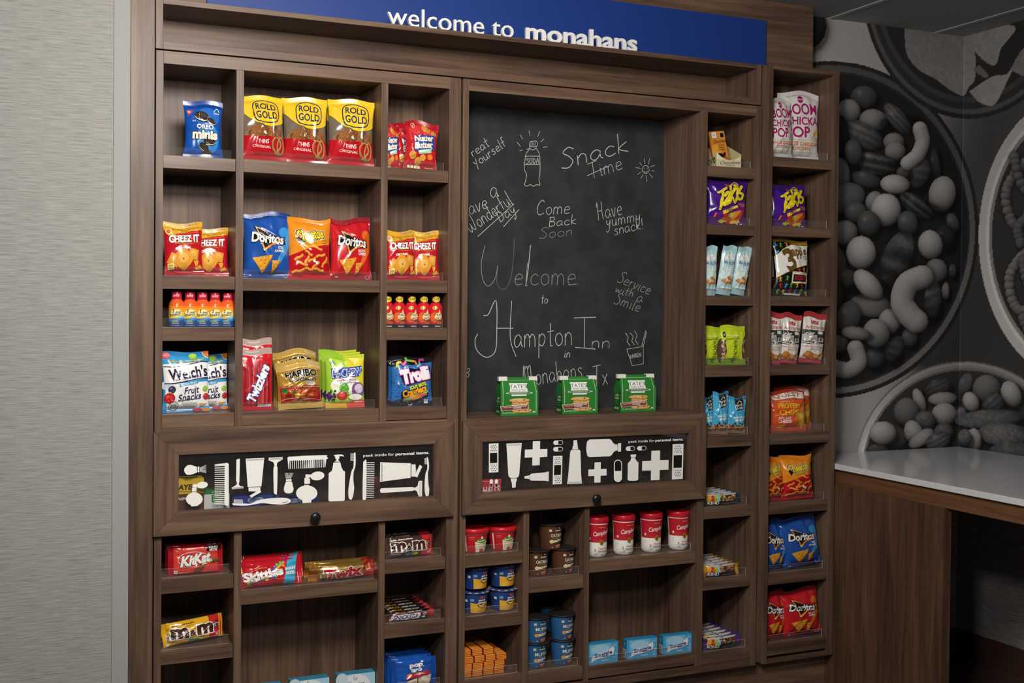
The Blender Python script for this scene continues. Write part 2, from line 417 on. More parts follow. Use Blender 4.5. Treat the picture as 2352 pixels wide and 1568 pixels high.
# ---------------------------------------------------------------- the photo mural that wraps the corner above the counter
def mural():
    st = .004; x0, x1, y1, z0, z1 = 2.655, XR-.0015, -.75, .95, ZC
    nx = int((x1-x0)/st); ny = int((YB_+.002-y1)/.005); nz = int((z1-z0)/st)
    xs = np.concatenate([np.linspace(x0, x1, nx), np.full(ny, x1)]); ys = np.concatenate([np.full(nx, YB_-.0015), np.linspace(YB_-.0015, y1, ny+1)[1:]])
    zs = np.linspace(z0, z1, nz)
    Xg, Zg = np.meshgrid(xs, zs); Yg = np.broadcast_to(ys, Xg.shape)
    d = np.stack([Xg-CAM[0], Yg-CAM[1], Zg-CAM[2]], -1); dz = d@CF
    px = PPX+FPX*(d@CR)/dz; py = PPY-FPX*(d@CU)/dz
    sm = lambda a, b, v: np.clip((v-a)/(b-a), 0, 1)**2*(3-2*np.clip((v-a)/(b-a), 0, 1))
    im = 165-105*sm(1990, 2230, px+.25*(py-500)*(py < 500))
    im = np.where(py > 600, np.minimum(im+0, 215-165*sm(1990, 2150, px+(py-850)*-.9)), im)
    rs = np.random.RandomState(4)
    gn = rs.rand(*im.shape)
    def blur(a):
        for ax in (0, 1): a = (np.roll(a, 1, ax)+a*2+np.roll(a, -1, ax))/4
        return a
    tex = blur(blur(gn))*2-1; tex2 = blur(blur(blur(blur(rs.rand(*im.shape)))))*4-2
    def ringm(cx, cy, rx, ry): return np.sqrt(((px-cx)/rx)**2+((py-cy)/ry)**2)
    def nut(cx, cy, rx, ry, deg, tone, kind=0):
        nonlocal im
        c, s = math.cos(R_(deg)), math.sin(R_(deg)); dx, dy = px-cx, py-cy
        a = (dx*c-dy*s)/rx; b = (dx*s+dy*c)/ry; r = np.sqrt(a*a+b*b)
        sh = np.exp(-np.clip(np.sqrt(((px-cx-6)/(rx*1.05))**2+((py-cy-9)/(ry*1.05))**2)-.92, 0, 9)*7)
        im = im*(1-.55*sh*(r > 1))
        k = np.sqrt(np.clip(1-r*r, 0, 1)); nx_, ny_ = dx/max(rx, ry), dy/max(rx, ry)
        v = tone*(.42+.5*k-.20*nx_-.34*ny_+.05*tex)
        if kind == 1: v = v*(1+.16*np.sin(b*11+2*tex2+a*2))
        if kind == 2: v = v*(.85+.3*np.sin(b*8+1.2*tex2))*(1-.35*np.exp(-(b*6)**2))
        if kind == 3: v = v*(1+.35*tex)
        if tone < 100: v = v+60*np.exp(-((nx_+.3)**2+(ny_+.35)**2)*30)*.5
        im = np.where(r < 1, v, im)
    def curve(pts, th, tone, n=26, tex_=.05):
        q = smoothline(pts, n); best = np.full(im.shape, 1e9); ox = np.zeros(im.shape); oy = np.zeros(im.shape)
        for x, y in q[::2]:
            dd = (px-x)**2+(py-y)**2; k = dd < best; best = np.where(k, dd, best); ox = np.where(k, px-x, ox); oy = np.where(k, py-y, oy)
        paint(np.sqrt(best)/th, ox/th, oy/th, tone, tex_)
    def paint(r, ox, oy, tone, tx):
        nonlocal im
        im = im*(1-.5*np.exp(-np.clip(r-1, 0, 9)*5)*(r > 1))
        v = tone*(.5+.45*np.sqrt(np.clip(1-r*r, 0, 1))-.22*ox-.32*oy+tx*tex); im = np.where(r < 1, v, im)
    def bowl(cx, cy, rx, ry, bands, inside):
        nonlocal im
        r = ringm(cx, cy, rx, ry)
        for lim, tone, g in bands: im = np.where(r < lim, tone*(1+g*(py-cy)/ry+.1*(cx-px)/rx), im)
        return r
    # dark bowl of mixed nuts
    bowl(1905, 527, 343, 387, [(1, 34, 0), (.975, 96, .25), (.94, 40, 0), (.925, 30, 0)], 0)
    r1 = ringm(1905, 527, 343, 387)
    for a in [(1984, 224, 31, 27, 0, 75), (1950, 255, 26, 28, 30, 165), (2007, 277, 33, 26, -15, 135), (2063, 275, 47, 19, -52, 78, 1), (1984, 311, 50, 28, -32, 88, 1), (2053, 325, 24, 20, 0, 130),
              (2056, 348, 24, 22, 0, 135), (1925, 310, 22, 48, 0, 50), (2009, 375, 52, 25, -12, 85, 2), (1990, 412, 36, 18, -15, 72), (2110, 400, 24, 37, -25, 72, 1), (2150, 380, 10, 40, 10, 50),
              (1930, 405, 22, 42, 0, 125), (1960, 350, 20, 30, 10, 90), (2075, 395, 16, 14, 0, 90), (1942, 455, 46, 34, 20, 115), (2010, 465, 22, 26, 0, 140), (2056, 423, 34, 22, -5, 185), (2164, 446, 31, 42, -10, 170),
              (2107, 475, 48, 20, -38, 72, 2), (2035, 482, 34, 38, 0, 190), (1965, 487, 26, 24, 0, 92), (1995, 513, 26, 30, 10, 78), (2085, 513, 23, 29, 10, 85), (2189, 512, 14, 24, 20, 80), (2170, 545, 24, 30, 0, 40),
              (1938, 535, 32, 28, 25, 150), (1915, 620, 30, 60, 0, 95), (2060, 592, 34, 66, -22, 85, 2), (1978, 580, 34, 38, 5, 190), (2137, 562, 28, 34, 10, 175), (2150, 622, 26, 28, 0, 125), (2188, 622, 9, 16, 0, 70),
              (1945, 640, 25, 22, 0, 68), (2002, 702, 50, 26, -10, 118), (1995, 655, 44, 24, -48, 175), (2142, 689, 20, 45, -4, 66, 1), (2172, 668, 9, 20, 0, 120), (1917, 680, 20, 40, 0, 60), (2043, 738, 25, 29, 0, 160),
              (1950, 727, 27, 37, -15, 88), (2089, 775, 18, 22, 0, 85), (2052, 802, 20, 34, -35, 60, 1), (2009, 822, 22, 24, 0, 70), (2013, 765, 30, 34, 15, 140), (1966, 765, 34, 15, -8, 145), (1918, 790, 30, 22, 0, 110)]:
        nut(*a)
    curve([(2113, 296), (2119, 325), (2108, 355), (2085, 375)], 17, 175); curve([(1920, 845), (1948, 850), (1972, 832), (1965, 800)], 19, 165)
    curve([(2118, 636), (2085, 652), (2072, 692), (2088, 722), (2105, 738)], 27, 165)
    # upper bowl of crisps
    bowl(2225, -40, 246, 313, [(1, 36, 0), (.965, 74, 0), (.93, 42, 0), (.88, 58, 0), (.84, 36, 0)], 0)
    def blob(pts, tone, g):
        nonlocal im
        q = smoothline(pts+[pts[0]], 6); ins = np.zeros(im.shape, bool); n = len(q)
        for i in range(n):
            (xa, ya), (xb, yb) = q[i], q[(i+1) % n]
            if ya == yb: continue
            c = ((ya > py) != (yb > py)) & (px < (xb-xa)*(py-ya)/(yb-ya)+xa); ins ^= c
        im = np.where(ins, tone*(1+g[0]*(px-pts[0][0])/120+g[1]*(py-pts[0][1])/120+.12*tex2), im)
    blob([(2078, 60), (2082, 122), (2110, 160), (2150, 182), (2180, 205), (2212, 220), (2225, 200), (2240, 170), (2220, 60)], 118, (.0, .1))
    blob([(2225, 60), (2232, 100), (2250, 130), (2285, 150), (2300, 110), (2330, 60)], 128, (.05, .0)); blob([(2226, 210), (2250, 235), (2280, 242), (2300, 215), (2330, 150), (2340, 130), (2312, 170), (2280, 175)], 135, (.1, .1))
    blob([(2320, 160), (2360, 175), (2400, 150), (2400, 90), (2352, 110)], 110, (0, 0)); blob([(2250, 150), (2270, 172), (2262, 178), (2236, 160)], 95, (0, 0))
    # white bowl of pretzels
    r = bowl(2480, 545, 232, 333, [(1, 175, .1), (.93, 200, .1), (.9, 120, .1), (.87, 42, 0)], 0)
    for q, t in (([(2380, 350), (2330, 400), (2310, 450), (2325, 510), (2352, 505), (2390, 430)], 100), ([(2390, 560), (2345, 590), (2318, 640), (2330, 700), (2360, 710), (2400, 650)], 110), ([(2330, 360), (2345, 420), (2390, 470)], 85), ([(2345, 560), (2340, 520), (2380, 480)], 80), ([(2350, 600), (2362, 650), (2400, 700)], 85), ([(2350, 730), (2375, 780), (2420, 800)], 90)):
        curve(q, 12, t, 8, .2)
    # white bowl of snack mix
    bowl(2215, 1080, 252, 252, [(1, 150, .5), (.985, 205, .3), (.955, 235, .5), (.93, 120, .2), (.91, 44, 0)], 0)
    for a in [(2155, 888, 34, 18, 20, 72, 1), (2217, 882, 15, 27, -20, 92, 3), (2266, 892, 32, 32, 0, 105), (2323, 905, 22, 32, 25, 160), (2281, 925, 26, 24, 30, 70, 1), (2112, 921, 13, 30, 20, 165), (2165, 915, 33, 15, 4, 165),
              (2082, 945, 29, 32, 0, 110), (2169, 951, 29, 26, 0, 170), (2125, 965, 24, 22, 0, 95, 3), (2230, 923, 18, 24, 25, 165), (2208, 950, 12, 16, 0, 100), (2060, 1005, 30, 24, 0, 75, 3), (2271, 961, 78, 21, 4, 98, 3), (2308, 998, 62, 27, -5, 104, 3),
              (2099, 994, 21, 30, 20, 165), (2028, 994, 31, 27, -5, 180), (2168, 990, 22, 18, 0, 95, 3), (2116, 1006, 33, 16, 35, 170), (2155, 1012, 29, 20, 20, 92, 1), (2237, 1010, 17, 27, 4, 160), (2216, 1005, 16, 20, 0, 100, 3), (2015, 1032, 26, 12, 0, 70), (2330, 1035, 60, 20, 0, 80, 3)]:
        nut(*a)
    nut(1852, 60, 46, 52, 0, 40)
    im = (np.clip(im+2.5*tex, 10, 240)/255)**.86*.97
    linv = np.where(im <= .04045, im/12.92, ((im+.055)/1.055)**2.4).astype(np.float32)
    NX = len(xs); V = np.stack([Xg, Yg, Zg], -1).reshape(-1, 3).astype(np.float32)
    i = np.arange((nz-1)*(NX-1)); a = (i//(NX-1))*NX+i % (NX-1); F = np.stack([a, a+1, a+NX+1, a+NX], 1)
    me = bpy.data.meshes.new('mural'); me.vertices.add(len(V)); me.vertices.foreach_set('co', V.ravel()); me.loops.add(F.size); me.loops.foreach_set('vertex_index', F.ravel().astype(np.int32))
    me.polygons.add(len(F)); me.polygons.foreach_set('loop_start', (np.arange(len(F))*4).astype(np.int32)); me.polygons.foreach_set('loop_total', np.full(len(F), 4, np.int32)); me.update(calc_edges=True)
    ca = me.color_attributes.new('photo_print', 'FLOAT_COLOR', 'POINT'); g = linv.ravel(); ca.data.foreach_set('color', np.stack([g, g*.985, g*.965, np.ones_like(g)], 1).ravel())
    m, nt, b, N, L_ = nodes('mural_print', .6, .25); at_ = N('ShaderNodeVertexColor'); at_.layer_name = 'photo_print'; L_(at_.outputs[0], b.inputs['Base Color']); me.materials.append(m)
    o = bpy.data.objects.new('wall_mural', me); COL.objects.link(o); tag(o, 'black and white photo mural of nut and pretzel bowls wrapping the wall corner', 'wall mural')
mural()
# ---------------------------------------------------------------- counter
t = thing('counter', 'white topped counter with walnut apron and end panel under the mural', 'counter', (3.1, -.5, 0))
def child(mb, name, par):
    o = mb.obj(name); o.parent = par; o.matrix_parent_inverse = Matrix.Translation(-par.location); return o
m = MB(); m.box(2.6955, XR-.004, -2.2, YB_-.004, .935, .958, 'quartz', .002); child(m, 'countertop', t)
m = MB(); m.box(2.712, 2.732, -2.2, YB_-.003, .870, .935, 'wy'); child(m, 'apron', t)
m = MB(); m.box(2.7, 2.738, -.566, YB_-.014, 0, .87, 'wc'); child(m, 'end_panel', t)
# ---------------------------------------------------------------- the walnut display units
def bx(name, par, x0, x1, y0, y1, z0, z1, m, bev=.0008):
    b = MB(); b.box(x0, x1, y0, y1, z0, z1, m, bev); return child(b, name, par)
DB = .268
def shelf(par, x0, x1, zt, zb, lip=True, back=.262):
    s = bx('shelf', par, x0+.0004, x1-.0004, .006, back, zb, zt, 'wd')
    if lip:
        b = MB(); xa, xb, ya, yb, za, zb_ = x0+.003, x1-.012, .0205, .023, zt+.0002, zt+.0295
        vs = [(x, y, z) for z in (za, zb_) for y in (ya, yb) for x in (xa, xb)]
        b.add(vs, [(0, 1, 5, 4), (2, 6, 7, 3)], 'acr'); b.add(vs, [(0, 2, 3, 1), (4, 5, 7, 6), (0, 4, 6, 2), (1, 3, 7, 5)], 'acre')
        o = b.obj('acrylic_lip'); o.parent = s; o.matrix_parent_inverse = s.matrix_parent_inverse @ Matrix.Identity(4); o.matrix_parent_inverse = Matrix.Translation(-par.location)
        o.matrix_parent_inverse = Matrix.Identity(4)
    return s
def door(par, x0, x1, z0, z1, g, knob, decal):
    gx0, gx1, gz0, gz1 = g; yf, yb = -.018, -.0006; m = MB(); e = .0004
    rail = lambda pts, mm: m.prism(pts, yf, yb, mm)
    rail([(x0+e, z1), (x1-e, z1), (gx1-e, gz1), (gx0+e, gz1)], 'wh'); rail([(x0+e, z0), (x1-e, z0), (gx1-e, gz0), (gx0+e, gz0)], 'wh')
    rail([(x0, z0+e), (x0, z1-e), (gx0, gz1-e), (gx0, gz0+e)], 'wv'); rail([(x1, z0+e), (x1, z1-e), (gx1, gz1-e), (gx1, gz0+e)], 'wv')
    d = child(m, 'door', par)
    p = MB(); p.box(gx0-.004, gx1+.004, -.0085, -.0045, gz0-.004, gz1+.004, 'glass'); q = p.obj('glass_pane'); q.parent = d
    k = MB(); k.lathe([(.006, 0), (.0055, .012), (.007, .016), (.0165, .02), (.0175, .026), (.015, .031), (.008, .034), (.001, .0345)], mat('#15171a', 'plastic'), 28)
    k.v = [(x+knob[0], yf-z, y+knob[1]) for x, y, z in k.v]; k.f = [f_[::-1] for f_ in k.f]; q = k.obj('knob'); q.parent = d
    dm = MB(); LAY[0] = 0; decal(dm); q = dm.obj('decal'); q.parent = d; return d
YG = -.0088
class Crop:
    def __init__(s, x, y, k): s.x, s.y, s.k = x, y, k
    def __call__(s, *p): return [tuple(at(s.x+a/s.k, s.y+b/s.k, YG)[[0, 2]]) for a, b in p]
WH, DK = '#f4f3ef', '#17120f'; LAY = [0]
def flat(mb, pts, col=WH, lay=0):
    ts = tess(pts); r = []
    for a, b, c in ts:
        s_ = (pts[b][0]-pts[a][0])*(pts[c][1]-pts[a][1])-(pts[b][1]-pts[a][1])*(pts[c][0]-pts[a][0]); r.append((a, b, c) if s_ > 0 else (a, c, b))
    LAY[0] += 1; mb.add([(x, YG-lay*.0006-LAY[0]*.00001, z) for x, z in pts], r, mat(col, 'matte'))
def rib(mb, pts, wd, col=WH, lay=0, closed=False):
    vs, fs = ribbon(pts, wd, closed); LAY[0] += 1; mb.add([(x, YG-lay*.0006-LAY[0]*.00001, z) for x, z in vs], fs, mat(col, 'matte'))
def arc(c, cx, cy, a, b, a0=0, a1=360, n=24, deg=0): return c(*ell(cx, cy, a, b, deg, n, a0, a1))
def caption(mb, c, x0, y0, x1, y1, h):
    (xa, za), (xb, zb) = c((x0, y0), (x1, y1)); wd = xb-xa; mid = .47
    for s_, u0, u1, bo in (('peek inside for', 0, .465, .006), ('personal items.', .482, 1, .028)):
        V, F = text_geo(s_, bo); xs = [v[0] for v in V]; k = wd*(u1-u0)/(max(xs)-min(xs)); kz = h/(.93)
        zz = lambda x: za+(zb-za)*(x-xa)/wd
        pts = [(xa+u0*wd+(x-min(xs))*k, YG-.0001, zz(xa)+y*kz) for x, y in V]; mb.add(pts, [t for t in F], mat(WH, 'matte'))
def comb(mb, c, spine, t0, t1, n, th):
    """spine polygon; teeth from the line t0 (a->b) to the line t1"""
    flat(mb, c(*spine))
    for i in range(n):
        t = (i+.5)/n; lerp = lambda l: (l[0][0]+(l[1][0]-l[0][0])*t, l[0][1]+(l[1][1]-l[0][1])*t)
        a, b = lerp(t0), lerp(t1); rib(mb, c(a, b), th, lay=0)
def hatch(mb, c, a, b, d, n, wd):
    for i in range(n):
        t = (i+.5)/n; p = (a[0]+(b[0]-a[0])*t, a[1]+(b[1]-a[1])*t); rib(mb, c(p, (p[0]+d[0], p[1]+d[1])), wd, DK, 1)
def decal1(mb):
    c = Crop(400, 1010, 7.35); r = Crop(690, 1000, 7.35)
    S = lambda *p: smoothline(list(p), 4)
    flat(mb, c(*S((385, 455), (330, 437), (270, 420), (210, 440), (172, 490), (172, 530), (205, 580), (255, 590), (320, 575), (385, 548)))); flat(mb, c((397, 450), (425, 448), (425, 545), (397, 546)))
    for i in range(7): rib(mb, c((436, 470+i*10), (543, 425+i*22)), .0012)
    # combs
    comb(mb, c, S((852, 395), (885, 386), (915, 400), (921, 440), (921, 800), (918, 1080), (900, 1106), (870, 1106), (848, 1095)), ((850, 415), (850, 1100)), ((684, 422), (684, 1090)), 19, .0024)
    flat(mb, c((684, 413), (852, 393), (852, 420), (684, 428)))
    comb(mb, c, [(1915, 300), (1930, 284), (2352, 262), (2352, 340), (1925, 350)], ((1940, 345), (2360, 330)), ((1950, 492), (2365, 472)), 12, .0021); comb(mb, r, S((0, 342), (420, 330), (440, 350), (432, 400), (0, 410)), ((25, 400), (410, 390)), ((25, 552), (405, 537)), 12, .0021)
    flat(mb, c((1912, 300), (1945, 345), (1945, 492), (1930, 490))); flat(mb, r((436, 345), (440, 370), (420, 536), (408, 536), (400, 390)))
    comb(mb, r, S((1060, 445), (1080, 425), (1112, 430), (1112, 800), (1105, 1065), (1070, 1080), (1050, 1060), (1050, 800)), ((1112, 440), (1105, 1060)), ((1250, 440), (1240, 1055)), 20, .0019)
    # razors
    def razor(k, pts, hd, ln): flat(mb, k(*S(*pts))); flat(mb, k(*hd)); [rib(mb, k(a, b), .0008, DK, 1) for a, b in ln]
    razor(c, [(1050, 345), (1065, 325), (1090, 322), (1108, 345), (1100, 690), (1090, 740), (1110, 775), (1140, 785), (1140, 800), (1005, 800), (1005, 785), (1040, 765), (1060, 730), (1045, 690)], [(975, 795), (1168, 785), (1168, 815), (975, 832)], [((985, 806), (1160, 795)), ((985, 820), (1160, 808))])
    razor(c, [(1680, 885), (1675, 500), (1690, 440), (1675, 380), (1630, 358), (1630, 345), (1795, 340), (1795, 352), (1745, 380), (1730, 440), (1745, 490), (1735, 885), (1715, 915), (1695, 915)], [(1595, 300), (1830, 288), (1828, 335), (1595, 348)], [((1610, 318), (1815, 305)), ((1610, 332), (1815, 320))])
    razor(r, [(1340, 930), (1355, 900), (1400, 888), (1860, 868), (1920, 880), (1975, 850), (1985, 800), (1998, 800), (1998, 990), (1980, 990), (1965, 940), (1915, 920), (1860, 935), (1400, 965), (1355, 955)], [(1996, 765), (2055, 762), (2052, 1022), (1994, 1026)], [((2015, 780), (2013, 1022)), ((2035, 778), (2033, 1022))])
    # tubes
    flat(mb, c((1207, 316), (1520, 302), (1472, 785), (1240, 793))); hatch(mb, c, (1222, 325), (1508, 312), (4, 28), 17, .0011); flat(mb, c((1255, 800), (1455, 795), (1455, 850), (1470, 880), (1300, 972), (1270, 940), (1390, 870), (1255, 865)))
    flat(mb, r((1345, 450), (1862, 466), (1858, 712), (1340, 780))); hatch(mb, r, (1356, 465), (1352, 765), (32, 2), 17, .0011); flat(mb, r((1873, 485), (1940, 484), (1950, 600), (1940, 640), (2010, 492), (2055, 520), (1970, 705), (1935, 692), (1870, 690)))
    # atomisers
    for k, ex, ey, ea, eb, neck, cx, cy, rx, ry, foot in ((c, 472, 760, 96, 56, (312, 745), 340, 998, 141, 112, (283, 405, 1118)), (r, 285, 680, 118, 74, (85, 655), 105, 970, 180, 130, (30, 185, 1135))):
        flat(mb, arc(k, ex, ey, ea, eb, deg=-8)); nx_, ny_ = neck; w_ = 62
        flat(mb, k((nx_, ny_), (nx_+50, ny_-2), (nx_+80, ny_+8), (nx_+80, ny_+40), (nx_+50, ny_+55), (nx_, ny_+50)))
        flat(mb, k((cx-38, ny_+58), (cx+36, ny_+55), (cx+34, ny_+122), (cx-38, ny_+124))); flat(mb, arc(k, cx, cy, rx, ry)); flat(mb, k((cx-38, cy-ry-8), (cx+34, cy-ry-8), (cx+55, cy-ry+20), (cx-55, cy-ry+20))); flat(mb, k((foot[0], cy+ry-20), (foot[1], cy+ry-25), (foot[1]-5, foot[2]-6), (foot[0]+3, foot[2]+3)))
    flat(mb, c((2198, 655), (2290, 650), (2290, 738), (2198, 742)), WH); flat(mb, c((2215, 585), (2352, 580), (2352, 620), (2215, 642)))
    # upright brush
    for i in range(7): rib(mb, c((1892+i*12, 652), (1872+i*22, 555)), .0013)
    flat(mb, c((1885, 665), (1980, 660), (1980, 690), (1885, 695))); flat(mb, c(*S((1885, 705), (1978, 700), (2000, 770), (2014, 830), (1990, 885), (1935, 902), (1875, 888), (1850, 835), (1862, 770), (1885, 705))))
    # toothbrushes
    def tb(k, out, br, n=9):
        flat(mb, k(*S(*out)))
        for i in range(n): t = (i+.5)/n; rib(mb, k((br[0][0]+(br[1][0]-br[0][0])*t, br[0][1]+(br[1][1]-br[0][1])*t), (br[3][0]+(br[2][0]-br[3][0])*t, br[3][1]+(br[2][1]-br[3][1])*t)), .0012)
    tb(c, [(972, 1075), (1005, 1068), (1170, 1072), (1300, 1070), (1420, 1015), (1600, 985), (1800, 975), (1920, 985), (1968, 1025), (1930, 1065), (1820, 1088), (1650, 1082), (1500, 1065), (1350, 1085), (1200, 1108), (1000, 1100)], [(1005, 1000), (1155, 1005), (1165, 1072), (1000, 1070)], 12); rib(mb, c((1820, 1060), (1880, 1050), (1915, 1030)), .0015, DK, 1)
    tb(r, [(900, 290), (918, 286), (928, 300), (930, 460), (920, 540), (895, 620), (893, 760), (905, 880), (890, 1000), (865, 1072), (845, 1080), (815, 1050), (806, 930), (830, 750), (860, 600), (890, 540), (897, 440)], [(843, 292), (840, 425), (897, 430), (897, 300)])
    tb(r, [(2130, 365), (2145, 362), (2160, 420), (2168, 540), (2150, 640), (2160, 830), (2172, 900), (2160, 1010), (2118, 1018), (2095, 930), (2095, 780), (2110, 640), (2138, 560), (2138, 480)], [(2090, 380), (2093, 480), (2140, 486), (2140, 375)])
    # pump bottle
    flat(mb, r(*S((565, 330), (600, 322), (700, 320), (733, 345), (725, 352), (690, 345), (655, 350), (655, 385), (640, 395), (640, 420), (655, 425), (655, 440), (580, 440), (580, 430), (600, 422), (600, 395), (585, 385), (585, 355), (568, 345))))
    flat(mb, r((555, 455), (670, 450), (690, 530), (720, 590), (750, 605), (745, 1080), (730, 1100), (490, 1110), (470, 1090), (475, 635), (500, 615), (530, 590), (545, 520)))
    caption(mb, r, 1060, 360, 2175, 318, .0125)
def decal2(mb):
    c = Crop(1090, 990, 9.046); r = Crop(1340, 980, 8.711); S = lambda *p: smoothline(list(p), 4)
    def plaster(k, q, hole, dots):
        flat(mb, k(*q)); flat(mb, k(*hole), DK, 1)
        for x, y in dots: flat(mb, arc(k, x, y, 10, 10, n=8), DK, 1)
    def dt(cx, ya, yb, st): 
        o = []
        for i, y in enumerate((ya, ya+38, ya+75, ya+112)): n = 3 if i % 2 == 0 else 4; o += [(cx-(n-1)/2*st+j*st, y) for j in range(n)]
        for i, y in enumerate((yb, yb+38, yb+75, yb+112)): n = 4 if i % 2 == 0 else 3; o += [(cx-(n-1)/2*st+j*st, y) for j in range(n)]
        return o
    plaster(c, [(298, 258), (497, 249), (495, 850), (297, 860)], [(318, 452), (470, 445), (470, 655), (318, 663)], dt(396, 292, 700, 37)); plaster(c, [(1633, 515), (1825, 508), (1812, 1096), (1622, 1105)], [(1652, 705), (1797, 698), (1790, 905), (1647, 912)], dt(1724, 548, 948, 35))
    plaster(r, [(1784, 346), (2002, 338), (1986, 1040), (1768, 1052)], [(1802, 568), (1970, 562), (1964, 814), (1798, 820)], dt(1886, 388, 866, 39))
    for k, q in ((c, [(1207, 208), (1360, 203), (1358, 372), (1511, 368), (1508, 530), (1354, 540), (1350, 705), (1196, 713), (1198, 542), (1040, 550), (1044, 380), (1205, 376)]), (r, [(220, 712), (346, 706), (343, 840), (462, 838), (460, 970), (340, 976), (338, 1112), (215, 1116), (217, 980), (95, 984), (97, 853), (219, 848)]), (r, [(1357, 480), (1531, 472), (1528, 666), (1701, 663), (1698, 855), (1523, 862), (1519, 1062), (1346, 1070), (1350, 870), (1171, 876), (1174, 684), (1354, 676)])): flat(mb, k(*q))
    flat(mb, c((658, 256), (978, 243), (925, 900), (905, 950), (870, 965), (745, 970), (710, 945), (698, 890))); hatch(mb, c, (678, 275), (958, 262), (3, 30), 20, .0008); flat(mb, c((750, 982), (876, 976), (874, 1035), (858, 1045), (850, 1165), (780, 1175), (768, 1050), (754, 1042)))
    flat(mb, c((2055, 188), (2125, 183), (2140, 310), (2150, 372), (2028, 375), (2035, 318), (2048, 305))); flat(mb, c((1985, 420), (2010, 385), (2170, 380), (2196, 410), (2212, 900), (2228, 1085), (1920, 1096), (1945, 900))); hatch(mb, c, (1938, 1052), (2212, 1040), (2, 32), 20, .0008)
    flat(mb, c((1032, 935), (1105, 920), (1142, 913), (1142, 995), (1110, 992), (1100, 985), (1034, 982))); flat(mb, c((1150, 900), (1180, 880), (1450, 855), (1540, 835), (1537, 1040), (1450, 1028), (1175, 1025), (1150, 1010))); rib(mb, c((1522, 848), (1518, 1030)), .0012, '#b9b6b0', 1)
    def pill(k, x0, y0, x1, y1, hor=True):
        rr = (y1-y0)/2 if hor else (x1-x0)/2
        if hor:
            o = ell(x0+rr, (y0+y1)/2, rr, rr, 0, 10, 90, 270)+ell(x1-rr, (y0+y1)/2-5, rr, rr, 0, 10, -90, 90); flat(mb, k(*o)); i = [((x0+x1)/2, y0+6), ((x0+x1)/2, y1-14)]+ell(x1-rr, (y0+y1)/2-5, rr-10, rr-10, 0, 10, 90, -90)[::-1][::-1]
            flat(mb, k(((x0+x1)/2, y0+7), *ell(x1-rr, (y0+y1)/2-5, rr-10, rr-10, 0, 10, -80, 80), ((x0+x1)/2, y1-14)), DK, 1)
        else:
            o = ell((x0+x1)/2, y0+rr, rr, rr, 0, 10, 180, 360)+ell((x0+x1)/2, y1-rr, rr, rr, 0, 10, 0, 180); flat(mb, k(*o)); ym = (y0+y1)/2
            flat(mb, k((x0+rr*.2, ym), *ell((x0+x1)/2, y0+rr, rr*.8, rr*.8, 0, 10, 180, 360), (x1-rr*.2, ym)), DK, 1)
    pill(c, 1632, 192, 1835, 284); pill(c, 1630, 328, 1833, 420); pill(r, 843, 390, 1028, 480); pill(r, 1072, 384, 1256, 472); pill(r, 606, 655, 768, 1102, False)
    for x0, x1 in ((312, 378), (418, 486)):
        o = ell((x0+x1)/2, 1030, 33, 35, 0, 10, 180, 360); flat(mb, c(*o, (x1, 1085), (x0, 1085))); rib(mb, c((x0+2, 1085), *ell((x0+x1)/2, 1130, 31, 36, 0, 10, 180, 0), (x1-2, 1085)), .0012)
    flat(mb, r((70, 290), (120, 252), (520, 242), (555, 262), (590, 320), (630, 350), (680, 352), (680, 470), (640, 478), (600, 505), (560, 565), (520, 588), (110, 602), (75, 580), (55, 480), (53, 400))); flat(mb, r((690, 328), (750, 323), (747, 494), (686, 496)))
    flat(mb, r((940, 555), (1050, 550), (1046, 598), (942, 603))); flat(mb, r((955, 610), (1032, 606), (1045, 660), (1097, 715), (1092, 1050), (1070, 1072), (990, 1080), (905, 1076), (880, 1050), (884, 730), (940, 670)))
    caption(mb, r, 903, 320, 2000, 288, .0125)
XA, XB_, XC_, XD_, XE_, XF_ = 0., .230, .255, .7255, .749, .975
u1 = thing('display_unit', 'walnut snack unit beside the striped wall with two columns of cubbies and a wide middle', 'display unit', (.5, .13, .1735))
xl, xr, zb, zt = -.0235, 1.018, .1735, 2.391
bx('back_panel', u1, xl, xr, .262, DB, zb, zt, 'wv', 0)
bx('side_panel', u1, xl, 0, 0, .262, zb, zt, 'wv'); bx('side_panel', u1, XF_, xr, 0, .262, zb, zt, 'wv')
bx('top_panel', u1, 0, XF_, 0, .262, 2.3505, zt, 'wh'); bx('bottom_panel', u1, 0, XF_, 0, .262, zb, .2014, 'wh')
bx('middle_rail', u1, 0, XF_, 0, .262, 1.165, 1.1945, 'wh'); bx('middle_rail', u1, 0, XF_, 0, .262, .862, .892, 'wh')
for a, b in ((XB_, XC_), (XD_, XE_)): bx('divider', u1, a, b, 0, .262, 1.1945, 2.3505, 'wv'); bx('divider', u1, a, b, 0, .262, .2014, .862, 'wv')
SH = dict(A=[(2.063, 2.022), (1.681, 1.639), (1.5167, 1.4734), (1.239, 1.195), (.7135, .667), (.482, .4395), (.25, .207)], B=[(2.065, 2.0225), (1.677, 1.636), (1.239, 1.195), (.6515, .608), (.25, .207)],
          C=[(2.065, 2.023), (1.6807, 1.637), (1.515, 1.473), (1.24, 1.197), (.71, .667), (.491, .4435), (.25, .207)], F=[(.706, .664), (.4845, .4405), (.2615, .2188)], G=[(.599, .5505), (.259, .2105)], H=[(.6495, .604), (.253, .2085)],
          D=[(2.145, 2.103), (1.92, 1.879), (1.641, 1.603), (1.368, 1.324), (1.093, 1.048), (.814, .770), (.533, .491), (.246, .2025)], E=[(2.1985, 2.160), (1.9224, 1.883), (1.642, 1.604), (1.365, 1.326), (1.092, 1.048), (.811, .768), (.529, .485), (.2486, .2)])
